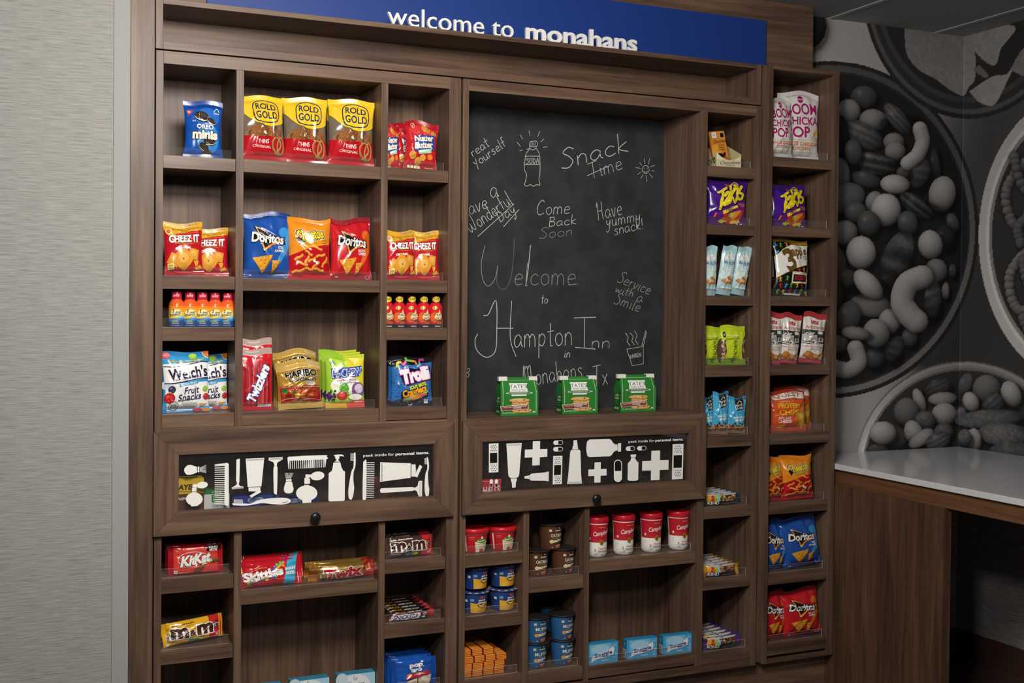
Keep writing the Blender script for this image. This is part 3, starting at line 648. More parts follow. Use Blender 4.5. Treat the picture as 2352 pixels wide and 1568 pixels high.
CX = dict(A=(XA, XB_), B=(XC_, XD_), C=(XE_, XF_), F=(1.0488, 1.277), G=(1.2995, 1.528), H=(1.549, 2.0224), D=(2.0524, 2.283), E=(2.362, 2.6657))
def shelves(par, c):
    for t_, b_ in SH[c]: shelf(par, CX[c][0], CX[c][1], t_, b_)
for c_ in 'ABC': shelves(u1, c_)
door(u1, -.0275, .9957, .8559, 1.1866, (.0501, .9185, .9312, 1.1119), (.4909, .8882), decal1)
u2 = thing('display_unit', 'wide walnut unit framing the chalkboard with cubbies below and a narrow column of snacks', 'display unit', (1.66, .13, .1735))
xl, xr = 1.027, 2.307; N0, N1 = 1.0488, 2.0224
bx('back_panel', u2, xl, xr, .2675, DB+.003, zb, zt, 'wv', 0)
bx('side_panel', u2, xl, N0, 0, .267, zb, zt, 'wv'); bx('side_panel', u2, 2.283, xr, 0, .267, zb, zt, 'wv'); bx('divider', u2, N1, 2.0524, 0, .267, .2014, 2.3505, 'wv')
bx('top_panel', u2, N0, 2.283, 0, .267, 2.3505, zt, 'wh'); bx('bottom_panel', u2, N0, 2.283, 0, .267, zb, .2014, 'wh')
bx('middle_rail', u2, N0, N1, 0, .267, 1.165, 1.193, 'wh'); bx('middle_rail', u2, N0, N1, 0, .267, .862, .892, 'wh')
for a, b in ((1.277, 1.2995), (1.528, 1.549)): bx('divider', u2, a, b, 0, .267, .2014, .862, 'wv')
bx('filler_strip', u2, 1.0185, 1.0265, .03, .06, zb, zt, 'wv', 0)
for c_ in 'FGHD': shelves(u2, c_)
door(u2, 1.029, 2.0495, .8559, 1.1866, (1.1038, 1.9716, .9312, 1.1119), (1.5546, .8876), decal2)
u3 = thing('display_unit', 'narrow tall walnut unit at the right end beside the mural and counter', 'display unit', (2.52, .13, .172))
xl, xr, zb, zt = 2.341, 2.693, .172, 2.5645
bx('back_panel', u3, xl, xr, .262, DB, zb, zt, 'wv', 0)
bx('side_panel', u3, xl, 2.362, 0, .262, zb, zt, 'wv'); bx('side_panel', u3, 2.6657, xr, 0, .262, zb, zt, 'wv'); bx('top_panel', u3, 2.362, 2.6657, 0, .262, 2.5426, zt, 'wh'); bx('bottom_panel', u3, 2.362, 2.6657, 0, .262, zb, .188, 'wh')
bx('filler_strip', u3, 2.3075, 2.3405, .014, .04, .178, 2.556, 'wv', 0)
shelves(u3, 'E')
u4 = thing('header_shelf', 'long empty walnut slot shelf across the top of the units', 'header shelf', (1.14, .1, 2.3955))
zb, zt = 2.3955, 2.555; xl, xr = -.0247, 2.303
bx('back_panel', u4, xl, xr, .21, .222, zb, zt, 'wh', 0); bx('side_panel', u4, xl, -.002, 0, .21, zb, zt, 'wv'); bx('side_panel', u4, 2.283, xr, 0, .21, zb, zt, 'wv')
bx('top_panel', u4, -.002, 2.283, 0, .21, 2.538, zt, 'wh'); bx('bottom_panel', u4, -.002, 2.283, 0, .21, zb, 2.4205, 'wh')
def solo(name, label, cat, x0, x1, y0, y1, z0, z1, m, bev=.001):
    b = MB(); b.box(x0, x1, y0, y1, z0, z1, m, bev); return tag(b.obj(name), label, cat)
solo('header_board', 'walnut board behind the blue sign reaching up to the ceiling', 'wood panel', -.026, 2.681, .15, .2715, 2.566, ZC-.001, 'wh')
solo('end_panel', 'tall plain walnut panel beside the striped wall', 'wood panel', -.1008, -.0275, -.002, .25, 0, ZC-.001, 'wv')
solo('plinth', 'recessed walnut base under the snack units', 'plinth', -.0265, 2.694, .045, .26, 0, .1705, 'wh')
solo('sign_board', 'long navy blue sign panel above the header shelf', 'sign', .158, 2.433, .139, .1495, 2.5565, 2.774, mat('#1b3a85', 'card'), .001)
# raised letters
def letters(label, text, xa, xb, yb0, yb1, h, bo, Y=.03):
    x0 = at(xa, (yb0+yb1)/2, Y)[0]; x1 = at(xb, (yb0+yb1)/2, Y)[0]; z = 2.5565
    t = thing('sign_lettering', label, 'lettering', ((x0+x1)/2, Y, 2.5555))
    b = MB(); b.box(x0-.006, x1+.006, Y-.004, Y+.012, 2.5555, 2.5615, 'acr'); child(b, 'acrylic_base', t)
    cu = bpy.data.curves.new('l', 'FONT'); cu.body = text; cu.offset = bo
    V, F = text_geo(text, bo); mnx, mxx = min(v[0] for v in V), max(v[0] for v in V); k = (x1-x0)/(mxx-mnx)
    bpy.data.curves.remove(cu)
    # split into letters: connected pieces ordered by x
    par = list(range(len(V)))
    def fd(i):
        while par[i] != i: par[i] = par[par[i]]; i = par[i]
        return i
    for f_ in F:
        for q in f_[1:]: par[fd(f_[0])] = fd(q)
    pos = {}
    key = {}
    for i, v in enumerate(V): key.setdefault((round(v[0], 4), round(v[1], 4)), []).append(i)
    for l in key.values():
        for q in l[1:]: par[fd(l[0])] = fd(q)
    gr = {}
    for f_ in F: gr.setdefault(fd(f_[0]), []).append(f_)
    mxy = max(v[1] for v in V)
    for fs in gr.values():
        m = MB(); bm = bmesh.new(); vm = {}
        for f_ in fs:
            vs = []
            for i in f_:
                kk = (round(V[i][0], 4), round(V[i][1], 4))
                if kk not in vm: vm[kk] = bm.verts.new((x0+(V[i][0]-mnx)*k, Y-.001, 2.560+V[i][1]*h/mxy))
                vs.append(vm[kk])
            if len(set(vs)) == 3:
                try: bm.faces.new(vs)
                except ValueError: pass
        r = bmesh.ops.extrude_face_region(bm, geom=list(bm.faces)); bmesh.ops.translate(bm, verts=[g for g in r['geom'] if isinstance(g, bmesh.types.BMVert)], vec=(0, .011, 0)); bmesh.ops.recalc_face_normals(bm, faces=list(bm.faces))
        m.bm(bm, mat('#e9e9e6', 'card')); child(m, 'letter', t)
letters('thin raised white letters reading welcome to on clear base', 'welcome to', 890, 1180, 50, 80, .064, .0)
letters('bold raised white letters reading monahans on clear base', 'monahans', 1208, 1464, 85, 110, .064, .022)
# knob-side shelf pin holes are too small to matter
# ---------------------------------------------------------------- chalkboard and its handwriting
GL = {'a': (.55, [[(.45, .38), (.3, .5), (.1, .4), (.03, .18), (.15, .02), (.32, .08), (.45, .3)], [(.45, .42), (.45, .12), (.55, .02)]]), 'b': (.5, [[(.1, 1), (.08, .02)], [(.08, .35), (.25, .5), (.45, .32), (.3, .03), (.08, .08)]]), 'c': (.5, [[(.45, .4), (.28, .5), (.08, .35), (.08, .12), (.25, 0), (.48, .08)]]), 'd': (.55, [[(.45, .36), (.28, .5), (.06, .32), (.1, .05), (.3, .02), (.45, .25)], [(.48, 1), (.45, .12), (.55, .02)]]),
      'e': (.5, [[(.06, .26), (.42, .3), (.36, .48), (.16, .46), (.05, .24), (.15, .02), (.46, .06)]]), 'f': (.4, [[(.42, .92), (.3, 1), (.2, .85), (.16, .02)], [(0, .5), (.36, .54)]]), 'h': (.52, [[(.08, 1), (.06, 0)], [(.06, .3), (.24, .5), (.4, .38), (.42, .0)]]), 'i': (.22, [[(.1, .5), (.1, .06), (.18, .02)], [(.1, .68), (.12, .71)]]), 'k': (.5, [[(.08, 1), (.06, 0)], [(.42, .5), (.08, .24), (.46, 0)]]), 'l': (.22, [[(.12, 1), (.08, .06), (.18, .0)]]),
      'm': (.8, [[(.06, .48), (.05, 0)], [(.05, .3), (.2, .5), (.34, .38), (.34, 0)], [(.34, .3), (.5, .5), (.66, .38), (.68, .0)]]), 'n': (.52, [[(.06, .48), (.05, 0)], [(.05, .3), (.22, .5), (.4, .4), (.42, 0)]]), 'o': (.52, [[(.3, .5), (.1, .42), (.04, .2), (.2, .01), (.42, .1), (.45, .35), (.3, .5)]]), 'p': (.52, [[(.08, .5), (.04, -.45)], [(.07, .35), (.26, .5), (.44, .34), (.3, .03), (.07, .1)]]), 'r': (.42, [[(.08, .5), (.07, 0)], [(.07, .28), (.2, .46), (.38, .46)]]),
      's': (.45, [[(.4, .44), (.22, .5), (.1, .38), (.32, .22), (.32, .05), (.12, 0), (.02, .08)]]), 't': (.4, [[(.2, .9), (.18, .08), (.32, .02)], [(.0, .56), (.4, .6)]]), 'u': (.52, [[(.06, .5), (.06, .12), (.2, .0), (.36, .1), (.42, .48)], [(.42, .4), (.44, .06), (.52, .0)]]), 'v': (.45, [[(.04, .5), (.18, 0), (.4, .5)]]), 'w': (.7, [[(.04, .5), (.15, .02), (.3, .4), (.44, .02), (.62, .52)]]), 'x': (.5, [[(.05, .5), (.42, 0)], [(.4, .52), (.05, -.02)]]),
      'y': (.5, [[(.06, .5), (.1, .2), (.28, .18), (.4, .46)], [(.42, .5), (.3, -.2), (.12, -.46), (.02, -.3)]]), 'B': (.6, [[(.1, .98), (.08, 0)], [(.1, .95), (.42, .9), (.4, .6), (.1, .5), (.48, .42), (.46, .08), (.08, .02)]]), 'C': (.7, [[(.6, .85), (.42, 1), (.14, .75), (.06, .3), (.25, .0), (.62, .12)]]), 'D': (.65, [[(.12, .95), (.1, .02)], [(.0, .92), (.4, .85), (.55, .45), (.38, .08), (.08, .03)]]),
      'H': (.75, [[(.1, .75), (.2, 1), (.18, .4), (.12, 0)], [(.6, 1), (.55, .3), (.62, 0)], [(.1, .5), (.62, .52)]]), 'I': (.5, [[(.02, 1), (.5, 1)], [(.26, 1), (.24, .02)], [(0, .02), (.5, .0)]]), 'M': (.95, [[(.02, .5), (.14, .98), (.2, .9), (.16, .02)], [(.18, .8), (.36, .98), (.44, .85), (.42, .1)], [(.44, .8), (.64, 1), (.7, .8), (.68, .1), (.8, 0), (.88, .1)]]), 'S': (.6, [[(.58, .86), (.36, 1), (.12, .8), (.36, .55), (.5, .25), (.3, .0), (.0, .08)]]), 'T': (.65, [[(.0, .96), (.65, 1)], [(.34, .97), (.28, 0)]]),
      'W': (1.0, [[(.06, .95), (.1, .3), (.28, .02), (.46, .5)], [(.46, .6), (.5, .2), (.7, .06), (.86, .6), (.9, 1.1)]]), 'Y': (.5, [[(.0, .6), (.1, .35), (.3, .4), (.4, .75)], [(.4, .8), (.2, .1), (.1, -.3)]]), 'O': (.6, [[(.3, 1), (.08, .8), (.04, .3), (.3, 0), (.52, .3), (.5, .8), (.3, 1)]]), 'A': (.6, [[(.04, 0), (.3, 1), (.54, 0)], [(.14, .35), (.46, .38)]]), 'N': (.6, [[(.06, 0), (.08, 1), (.5, 0), (.52, 1)]]), 'R': (.55, [[(.08, 1), (.06, 0)], [(.08, .98), (.44, .85), (.4, .55), (.08, .5), (.5, 0)]]), 'E': (.5, [[(.46, 1), (.06, .98), (.06, .02), (.46, 0)], [(.06, .5), (.38, .52)]]),
      '3': (.45, [[(.04, .9), (.3, 1), (.36, .7), (.12, .52), (.4, .36), (.3, .02), (.02, .1)]]), '!': (.2, [[(.1, .9), (.08, .3)], [(.07, .06), (.09, .02)]]), ' ': (.4, [])}
t = thing('chalkboard', 'large black chalkboard covered in white chalk greetings and doodles', 'chalkboard', (1.535, .262, 1.194))
bo = MB(); bo.box(N0+.0008, N1-.0008, .2585, .2668, 1.1936, 2.3498, 'board'); child(bo, 'board', t)
YK = .2578; ch = MB()
def chalk(pts, wd=.0022, col='#c9c9c6'):
    q = [tuple(at(x, y, YK)[[0, 2]]) for x, y in pts]; vs, fs = ribbon(q, wd); ch.add([(x, YK-.0003*(len(ch.f) % 3), z) for x, z in vs], [f_[::-1] for f_ in fs], mat(col, 'matte'))
CK = 1.96
def write(s, x0, y0, x1, y1, h, wd=.0022, slant=.15, col='#c9c9c6'):
    """single-stroke writing whose baseline runs from (x0,y0) to (x1,y1) of the board crop"""
    tot = sum(GL[c][0]+.06 for c in s); L_ = math.hypot(x1-x0, y1-y0); ux, uy = (x1-x0)/L_, (y1-y0)/L_; kx = L_/tot; p = 0
    for c in s:
        for st in GL[c][1]:
            q = smoothline(st, 6) if len(st) > 2 else st
            chalk([(1040+(x0+(p+a+slant*b)*kx*ux+b*h*uy)/CK, 180+(y0+(p+a)*kx*uy-b*h*ux)/CK) for a, b in q], wd, col)
        p += GL[c][0]+.06
def cl(pts, wd=.0022, sm=True, col='#c9c9c6'): chalk([(1040+a/CK, 180+b/CK) for a, b in (smoothline(pts, 5) if sm else pts)], wd, col)
write('reat', 90, 355, 170, 300, 50); write('Yourself', 105, 400, 245, 300, 48)
write('Snack', 490, 410, 800, 325, 92, .0032); write('Time', 620, 455, 770, 405, 75); cl([(605, 438), (700, 395)])
write('ave', 78, 615, 165, 580, 75); write('a', 172, 540, 212, 528, 90); write('Wonderful', 80, 700, 275, 560, 72); cl([(112, 712), (275, 565)]); write('Day', 212, 650, 290, 600, 55); cl([(228, 668), (298, 590)])
write('Come', 375, 615, 530, 608, 66); write('Back', 430, 668, 560, 655, 45); write('Soon', 388, 722, 545, 706, 50, col='#8c8c8a')
write('Have', 650, 640, 768, 612, 80); write('yummy', 690, 668, 850, 640, 58); write('snack!', 728, 706, 862, 675, 55)
cl([(145, 752), (128, 830), (135, 905), (160, 935), (190, 900), (202, 842)], .0026, col='#8f8f8d'); cl([(202, 842), (200, 925), (235, 948), (265, 880), (278, 720)], .0024, col='#6a6a69'); write('elcome', 275, 930, 560, 930, 100, .0024, .05, '#9a9a98'); cl([(350, 750), (340, 850), (328, 935)], .003); cl([(520, 930), (565, 926)], .002, col='#8a8a88')
write('to', 396, 1012, 430, 1012, 42)
cl([(138, 1066), (160, 1062), (195, 1000), (198, 1150), (190, 1230), (150, 1255), (110, 1225), (100, 1180), (112, 1150)], .0028); cl([(265, 1000), (258, 1120), (262, 1190), (285, 1252)], .0026); cl([(195, 1124), (272, 1124)], .0024); write('ampton', 275, 1212, 545, 1200, 115, .0028, .05); cl([(545, 1078), (645, 1074)], .003); cl([(592, 1076), (592, 1212)], .0028); cl([(550, 1210), (642, 1218)], .0028); write('nn', 622, 1212, 715, 1214, 62, .0024, .05)
write('in', 500, 1256, 530, 1256, 42, .0026)
write('Monahans', 320, 1388, 590, 1345, 92, .0024, .1); write('Tx', 632, 1385, 705, 1375, 92, .0024)
write('3', 58, 1345, 75, 1345, 40); write('Service', 738, 915, 885, 975, 52, col='#a5a5a2'); write('with', 728, 960, 812, 985, 36, col='#a5a5a2'); write('a', 826, 1005, 856, 1008, 50, col='#a5a5a2'); write('Smile', 722, 1012, 840, 1052, 52, col='#a5a5a2')
# soda bottle, sun, noodle cup
for q in ([(348, 285), (376, 283), (378, 305), (346, 305), (348, 285)], [(346, 305), (345, 318), (330, 340), (325, 370), (322, 410), (332, 430), (328, 460), (322, 478), (335, 484), (350, 478), (362, 485), (378, 478), (392, 480), (388, 455), (392, 428), (393, 400), (392, 360), (388, 335), (376, 315), (376, 305)], [(325, 350), (392, 350)], [(323, 388), (394, 386)], [(332, 320), (345, 316), (360, 322), (376, 314)]): cl(q, .002)
write('SODA', 330, 384, 390, 382, 24, .0018, 0)
for a, b in (((288, 286), (305, 306)), ((304, 254), (314, 274)), ((342, 234), (348, 258)), ((392, 238), (382, 262)), ((410, 272), (396, 286)), ((424, 308), (406, 310)), ((300, 326), (314, 322))): cl([a, b], .0018, False)
for x in (352, 358, 364, 370): cl([(x, 286), (x, 303)], .0012, False)
cl(ell(868, 410, 16, 18, 0, 16)+[(884, 410)], .002, False); cl([(858, 416), (868, 422), (878, 415)], .0015); cl([(862, 403), (863, 408)], .0018, False); cl([(874, 402), (875, 407)], .0018, False)
for k in range(10): a = R_(k*36+10); cl([(868+24*math.cos(a), 410+26*math.sin(a)), (868+(40+6*(k % 2))*math.cos(a), 410+(44+6*(k % 3))*math.sin(a))], .0018, False)
for q in ([(783, 1218), (858, 1206), (858, 1284), (808, 1293), (783, 1218)], [(850, 1205), (868, 1135)], [(858, 1205), (872, 1140)], [(778, 1145), (790, 1165), (784, 1185), (798, 1203)], [(798, 1145), (812, 1160), (806, 1182), (818, 1200)], [(818, 1136), (830, 1155), (822, 1178), (834, 1198)]): cl(q, .0022, len(q) > 5 and False)
write('RAMEN', 800, 1262, 850, 1250, 17, .0016, 0)
child(ch, 'chalk_drawing', t)
# ---------------------------------------------------------------- the packages: what is printed on each kind
rnd = random.Random(5)
def sandwich(u, v, a, b, d): return [E('#17110e', u, v+b*.45, a, b, d), E('#e6dac2', u, v+b*.25, a*.99, b*.95, d), E('#2c231f', u, v, a, b, d), E('#3d322c', u, v, a*.7, b*.7, d)]
def scatter(cols, u0, v0, u1, v1, n, a, b, seed=1):
    q = random.Random(seed); return [E(q.choice(cols), q.uniform(u0, u1), q.uniform(v0, v1), a*q.uniform(.6, 1.2), b*q.uniform(.6, 1.2), q.uniform(0, 180)) for _ in range(n)]
def fineprint(col, u, v, w_, n=2, h_=.012, gap=.022):
    return [B(col, u-w_/2*(1-.15*(i % 2)), v+i*gap, u+w_/2*(1-.2*((i+1) % 2)), v+i*gap+h_*.6) for i in range(n)]
def reg(k, f): PROTO[k] = f
W0, NAVY = '#f1eee6', '#1f2a55'
reg('cookie_bag', make_bag('cookie_bag', .145, .188, .05, [B('#133f8e', 0, 0, 1, .13), E('#2f82d4', .62, .66, .3, .26), E('#2768bd', .6, .3, .34, .16), P('#c43a43', (.05, .17), (.24, .17), (.09, .285))]
    + [T(W0, 'N', .12, .2, .06, .05)] + sandwich(.45, .27, .2, .075, -12) + sandwich(.72, .36, .12, .05, -20) + sandwich(.66, .71, .17, .055, 4) + sandwich(.5, .8, .15, .055, -28) + sandwich(.58, .9, .13, .045, 5)
    + [T('#f4f2ec', 'OREO', .54, .465, .47, .085, 0, .035, 0, '#123c8a', .05), T('#f3ead8', 'minis', .54, .6, .7, .155, -1, .05, 0, '#14100f', .05), L(W0, [(.78, .2), (.86, .14), (.93, .2)], .012), T(W0, 'COCOA', .85, .225, .16, .025), B('#8fb0dc', .19, .36, .28, .38)], '#1650a8', '#123f8e', pinch=.11, seed=3, jag=True, sag=-.001))
def pretzel(u, v, s, col, wd=.03): return [L(col, [(u+a*s, v+b*s*.85) for a, b in q], wd) for q in ([(-.1, .35), (-.38, .1), (-.42, -.25), (-.15, -.48), (.12, -.35), (.2, 0), (-.25, .38)], [(.1, .42), (-.08, .1), (.02, -.3), (.25, -.5), (.42, -.2), (.38, .2), (.15, .42), (-.15, .36)])]
def oval(u, v, a, b, n=28, p=3.2):
    return [(u+a*math.copysign(abs(math.cos(t))**(2/p), math.cos(t)), v+b*math.copysign(abs(math.sin(t))**(2/p), math.sin(t))) for t in [2*math.pi*k/n for k in range(n)]]
reg('pretzel_bag', make_bag('pretzel_bag', .16, .205, .058, scatter(['#7c6a56', '#54473b', '#8a765f'], .08, .5, .92, .68, 26, .09, .04, 3) + sum([pretzel(x, y, .2, c, .028) for x, y, c in ((.2, .63, '#a3622e'), (.42, .62, '#8b5226'), (.62, .6, '#a8652f'), (.85, .62, '#96592a'), (.5, .57, '#7d4a23'), (.3, .58, '#96592a'))], [])
    + [P('#ecc22c', (0, 0), (1, 0), (1, .41), (.92, .45), (.8, .48), (.65, .5), (.5, .49), (.34, .45), (.2, .39), (.08, .31), (0, .26)), P('#b3131f', (0, .63), (.3, .66), (.6, .655), (1, .65), (1, 1), (0, 1)), L(NAVY, oval(.57, .27, .3, .175), .022, True),
       T(NAVY, 'ROLD', .57, .2, .46, .1, -2, .02), T(NAVY, 'GOLD', .57, .33, .5, .11, -2, .02), T(W0, 'THINS', .45, .725, .25, .06, 0, .01), T(W0, 'ORIGINAL', .42, .8, .42, .036, -2, .0)] + pretzel(.8, .8, .32, '#7c5730', .042) + pretzel(.795, .795, .32, '#b58a52', .026), '#6e6254', '#ecc22c', bseal='#b3131f', pinch=.07, seed=8, sag=.006, wr=1.3))
def bite(u, v, a, d=0):
    r = [E('#b87a2c', u+.008, v+.008, a, a*.8, d), E('#dda64c', u, v, a, a*.8, d)]
    for k in (-.4, 0, .4): r += [L('#b87c30', [(u-a*.8, v+k*a), (u+a*.8, v+k*a-.01)], .009, False, False), L('#b87c30', [(u+k*a, v-a*.6), (u+k*a+.01, v+a*.6)], .009, False, False)]
    return r
reg('cookie_bites_bag', make_bag('cookie_bites_bag', .13, .168, .045, [E('#d23a3a', .5, .2, .4, .1), L(W0, ell(.22, .11, .05, .05, 0, 14), .012, True), L(W0, [(.2, .14), (.25, .08)], .012)] + bite(.57, .15, .09) + bite(.66, .18, .07) + bite(.85, .23, .08) + [P('#2c479f', (.22, .33), (.88, .26), (.9, .58), (.25, .64)), T('#f3e8c6', 'Nutter', .54, .36, .62, .13, 5, .045, .05, '#24409a', .05), T('#f3e8c6', 'Butter', .54, .5, .6, .14, 7, .045, .05, '#24409a', .05), P('#a9d8b4', (.36, .62), (.8, .56), (.8, .645), (.4, .7)), T('#ffffff', 'BITES', .58, .63, .34, .045, 6, .03)]
    + bite(.2, .72, .1) + bite(.38, .84, .1) + bite(.52, .76, .08, 30) + [E('#e07a2a', .75, .74, .09, .06)] + [B('#e9e3c0', .1+i*.1, .93, .18+i*.1, .985) for i in range(4)] + [T('#f0d9b0', 'PEANUT BUTTER', .75, .955, .24, .02)], '#c2202c', '#a3141f', pinch=.09, seed=12, wr=1.4, sag=0))
def cracker(u, v, a, d, col='#dd9a35'):
    c, s = math.cos(R_(d)), math.sin(R_(d)); f = lambda x, y: (u+(x*c-y*s)*a, v+(x*s+y*c)*a*.78)
    return [P('#b86f1e', *[f(x+.03, y+.05) for x, y in ((-1, -1), (1, -1), (1, 1), (-1, 1))]), P(col, *[f(x, y) for x, y in ((-1, -1), (0, -1.04), (1, -1), (1.04, 0), (1, 1), (0, 1.04), (-1, 1), (-1.04, 0))]), E('#e8b25a', u, v-.02, a*.6, a*.45), E('#8c5218', u, v, a*.09, a*.08)]
reg('cheese_cracker_bag', make_bag('cheese_cracker_bag', .142, .182, .05, [P('#dda62c', (0, 0), (1, 0), (1, .16), (.7, .165), (.4, .19), (.2, .235), (.1, .26), (0, .15)), T('#2d3c78', 'Grab n Go', .72, .035, .36, .04, 2, .02, 0, '#f2e6c8', .04), T('#7a2418', 'WIN FREE SNACKS FOR A SEASON', .55, .125, .7, .026, 1, .01), B('#a8641c', .38, .09, .78, .097), B('#a8641c', .42, .155, .72, .162), E('#f0d9a0', .11, .185, .075, .055), E('#d8671f', .11, .18, .05, .035), L('#e0862a', [(.1, .265), (.4, .21), (.9, .19)], .008),
    T('#fbfaf4', 'CHEEZ IT', .5, .31, .8, .145, 2, .045, .04, '#4c1016', .03), P('#f0a52c', (.655, .3), (.69, .28), (.715, .31), (.68, .33)), L('#e58a2c', [(.12, .39), (.3, .395), (.6, .4), (.92, .385)], .008), T('#e58a2c', 'baked snack crackers', .5, .405, .44, .02), T('#fbfaf4', 'ORIGINAL', .46, .49, .42, .05, 5, .04)]
    + cracker(.22, .71, .14, 25) + cracker(.73, .6, .125, 10) + cracker(.45, .69, .215, 40) + [P('#e0a33a', (.72, .72), (.86, .72), (.84, .8), (.78, .84)), P('#d8952f', (.74, .86), (.9, .8), (.97, .86), (.8, .9)), P('#ead27a', (.05, .79), (.2, .77), (.22, .89), (.07, .9))] + [B('#4c4a2c', .08, .81+i*.03, .18, .82+i*.03) for i in range(3)] + [E('#cf3440', .5, .93, .25, .03)], '#be1a2a', '#dda62c', bseal='#a81523', pinch=.07, seed=21, wr=1.3, sag=-.002))
def tortilla(pts, seed):
    us = [p[0] for p in pts]; vs = [p[1] for p in pts]; cu, cv = sum(us)/3, sum(vs)/3
    r = [P('#a8661a', *[(u+.012, v+.012) for u, v in pts]), P('#dd9d2d', *pts)]; q = random.Random(seed)
    for _ in range(26):
        a, b = sorted((q.random(), q.random())); w3 = (a, b-a, 1-b); u = sum(k*p for k, p in zip(w3, us)); v = sum(k*p for k, p in zip(w3, vs)); u, v = cu+(u-cu)*.88, cv+(v-cv)*.88
        r.append(E(q.choice(['#c67f20', '#ecc060', '#e5ae45', '#c2601c']), u, v, .016, .009, q.uniform(0, 90)))
    return r
def chips(name, body, dark, glow, l1, l2, seed):
    return make_bag(name, .16, .228, .062, [P(glow, (.95, .25), (1, .3), (1, .5), (.75, .78), (.62, .85), (.8, .55)), E(glow, .85, .3, .12, .07, 40), B(dark, 0, 0, 1, .075),
        P('#1d1a17', (.18, .2), (.5, .34), (.86, .40), (.88, .50), (.62, .49), (.39, .62), (.31, .45), (.12, .47), (.13, .34), (.3, .37)),
        P('#f0a04a', (.22, .215), (.29, .34), (.31, .33), (.255, .24), (.5, .335), (.48, .315)), P('#f7d9a8', (.22, .215), (.26, .26), (.27, .24), (.4, .3), (.3, .24)), P('#e8853a', (.33, .46), (.385, .585), (.41, .6), (.72, .44), (.68, .435), (.41, .555), (.37, .46)), P('#f9dfb0', (.37, .56), (.39, .6), (.5, .545), (.41, .57)),
        T('#f6f5f0', 'Doritos', .49, .405, .7, .15, -5, .035, 0, '#14110f', .03), P('#e8853a', (.6, .5), (.74, .425), (.76, .435), (.62, .515)), T(W0, l1, .77-.05*(len(l1) > 4), .545, .13+.045*(len(l1)-4), .04, -2, .03), T(W0, l2, .735, .595, .19, .04, -2, .03)]
        + tortilla([(.15, .7), (.58, .655), (.37, .92)], seed) + tortilla([(.56, .745), (.75, .73), (.56, .935)], seed+1) + [T('#c9cfe0', '140', .13, .955, .06, .025), L('#c9cfe0', ell(.88, .955, .05, .03, 0, 12), .006, True)], body, dark, pinch=.06, seed=seed, wr=1.5, sag=.002 if seed < 40 else .01)
reg('blue_chip_bag', chips('tortilla_chip_bag', '#1f50a2', '#1c3a80', '#3a8fd2', 'COOL', 'RANCH', 31)); reg('red_chip_bag', chips('tortilla_chip_bag', '#c11d26', '#8f1620', '#dd6a26', 'NACHO', 'CHEESE', 44))
def stick(u, v, l, d, col='#ec9a2e'):
    c, s = math.cos(R_(d)), math.sin(R_(d)); p = [(u+(t*c-k*s)*l, v+(t*s+k*c)*l*.7) for t, k in ((-.5, .04), (-.2, -.05), (.15, .04), (.5, -.03))]
    return [L('#b5651a', [(a+.006, b+.008) for a, b in p], .055), L(col, p, .045), L('#f5b95c', [(a-.004, b-.008) for a, b in p], .014)]
reg('cheese_puff_bag', make_bag('cheese_puff_bag', .142, .214, .06, [P('#b8141e', (0, .64), (.3, .56), (.6, .495), (1, .45), (1, 1), (0, 1)), L('#8c0f18', [(0, .64), (.3, .56), (.6, .495), (1, .45)], .012), T('#f7f4e6', 'Cheetos', .48, .3, .72, .23, 10, .12, .0), T('#191410', 'Cheetos', .48, .3, .7, .215, 10, .085, .0), T('#f4d22e', 'Cheetos', .48, .3, .66, .185, 10, .03), P('#191410', (.13, .36), (.2, .34), (.3, .39), (.22, .47)), T('#f4c22e', 'Crunchy', .51, .43, .33, .07, 12, .02, .1, '#7a3a08', .05), L('#7a3a08', ell(.84, .41, .075, .025, -8, 14), .006, True)]
    + sum([stick(*a) for a in ((.64, .51, .26, 20), (.2, .66, .22, -30), (.42, .6, .2, 30), (.72, .63, .25, -14), (.83, .73, .26, -58), (.28, .76, .26, 18), (.5, .7, .2, -25), (.6, .78, .22, -40), (.2, .87, .28, -14), (.44, .84, .2, 10), (.68, .85, .26, 10), (.38, .7, .18, -60))], []) + [E('#f2efe6', .56, .72, .03, .025), E('#f2efe6', .62, .75, .035, .025)] + fineprint('#7c0d15', .22, .925, .25, 2), '#e68c1f', '#e08a20', bseal='#b8141e', pinch=.06, seed=52, sag=.012, wr=1.2))
def fruit(u, v, a, col, hi): return [E(col, u, v, a, a*.75), E(hi, u-a*.3, v-a*.25, a*.3, a*.2)]
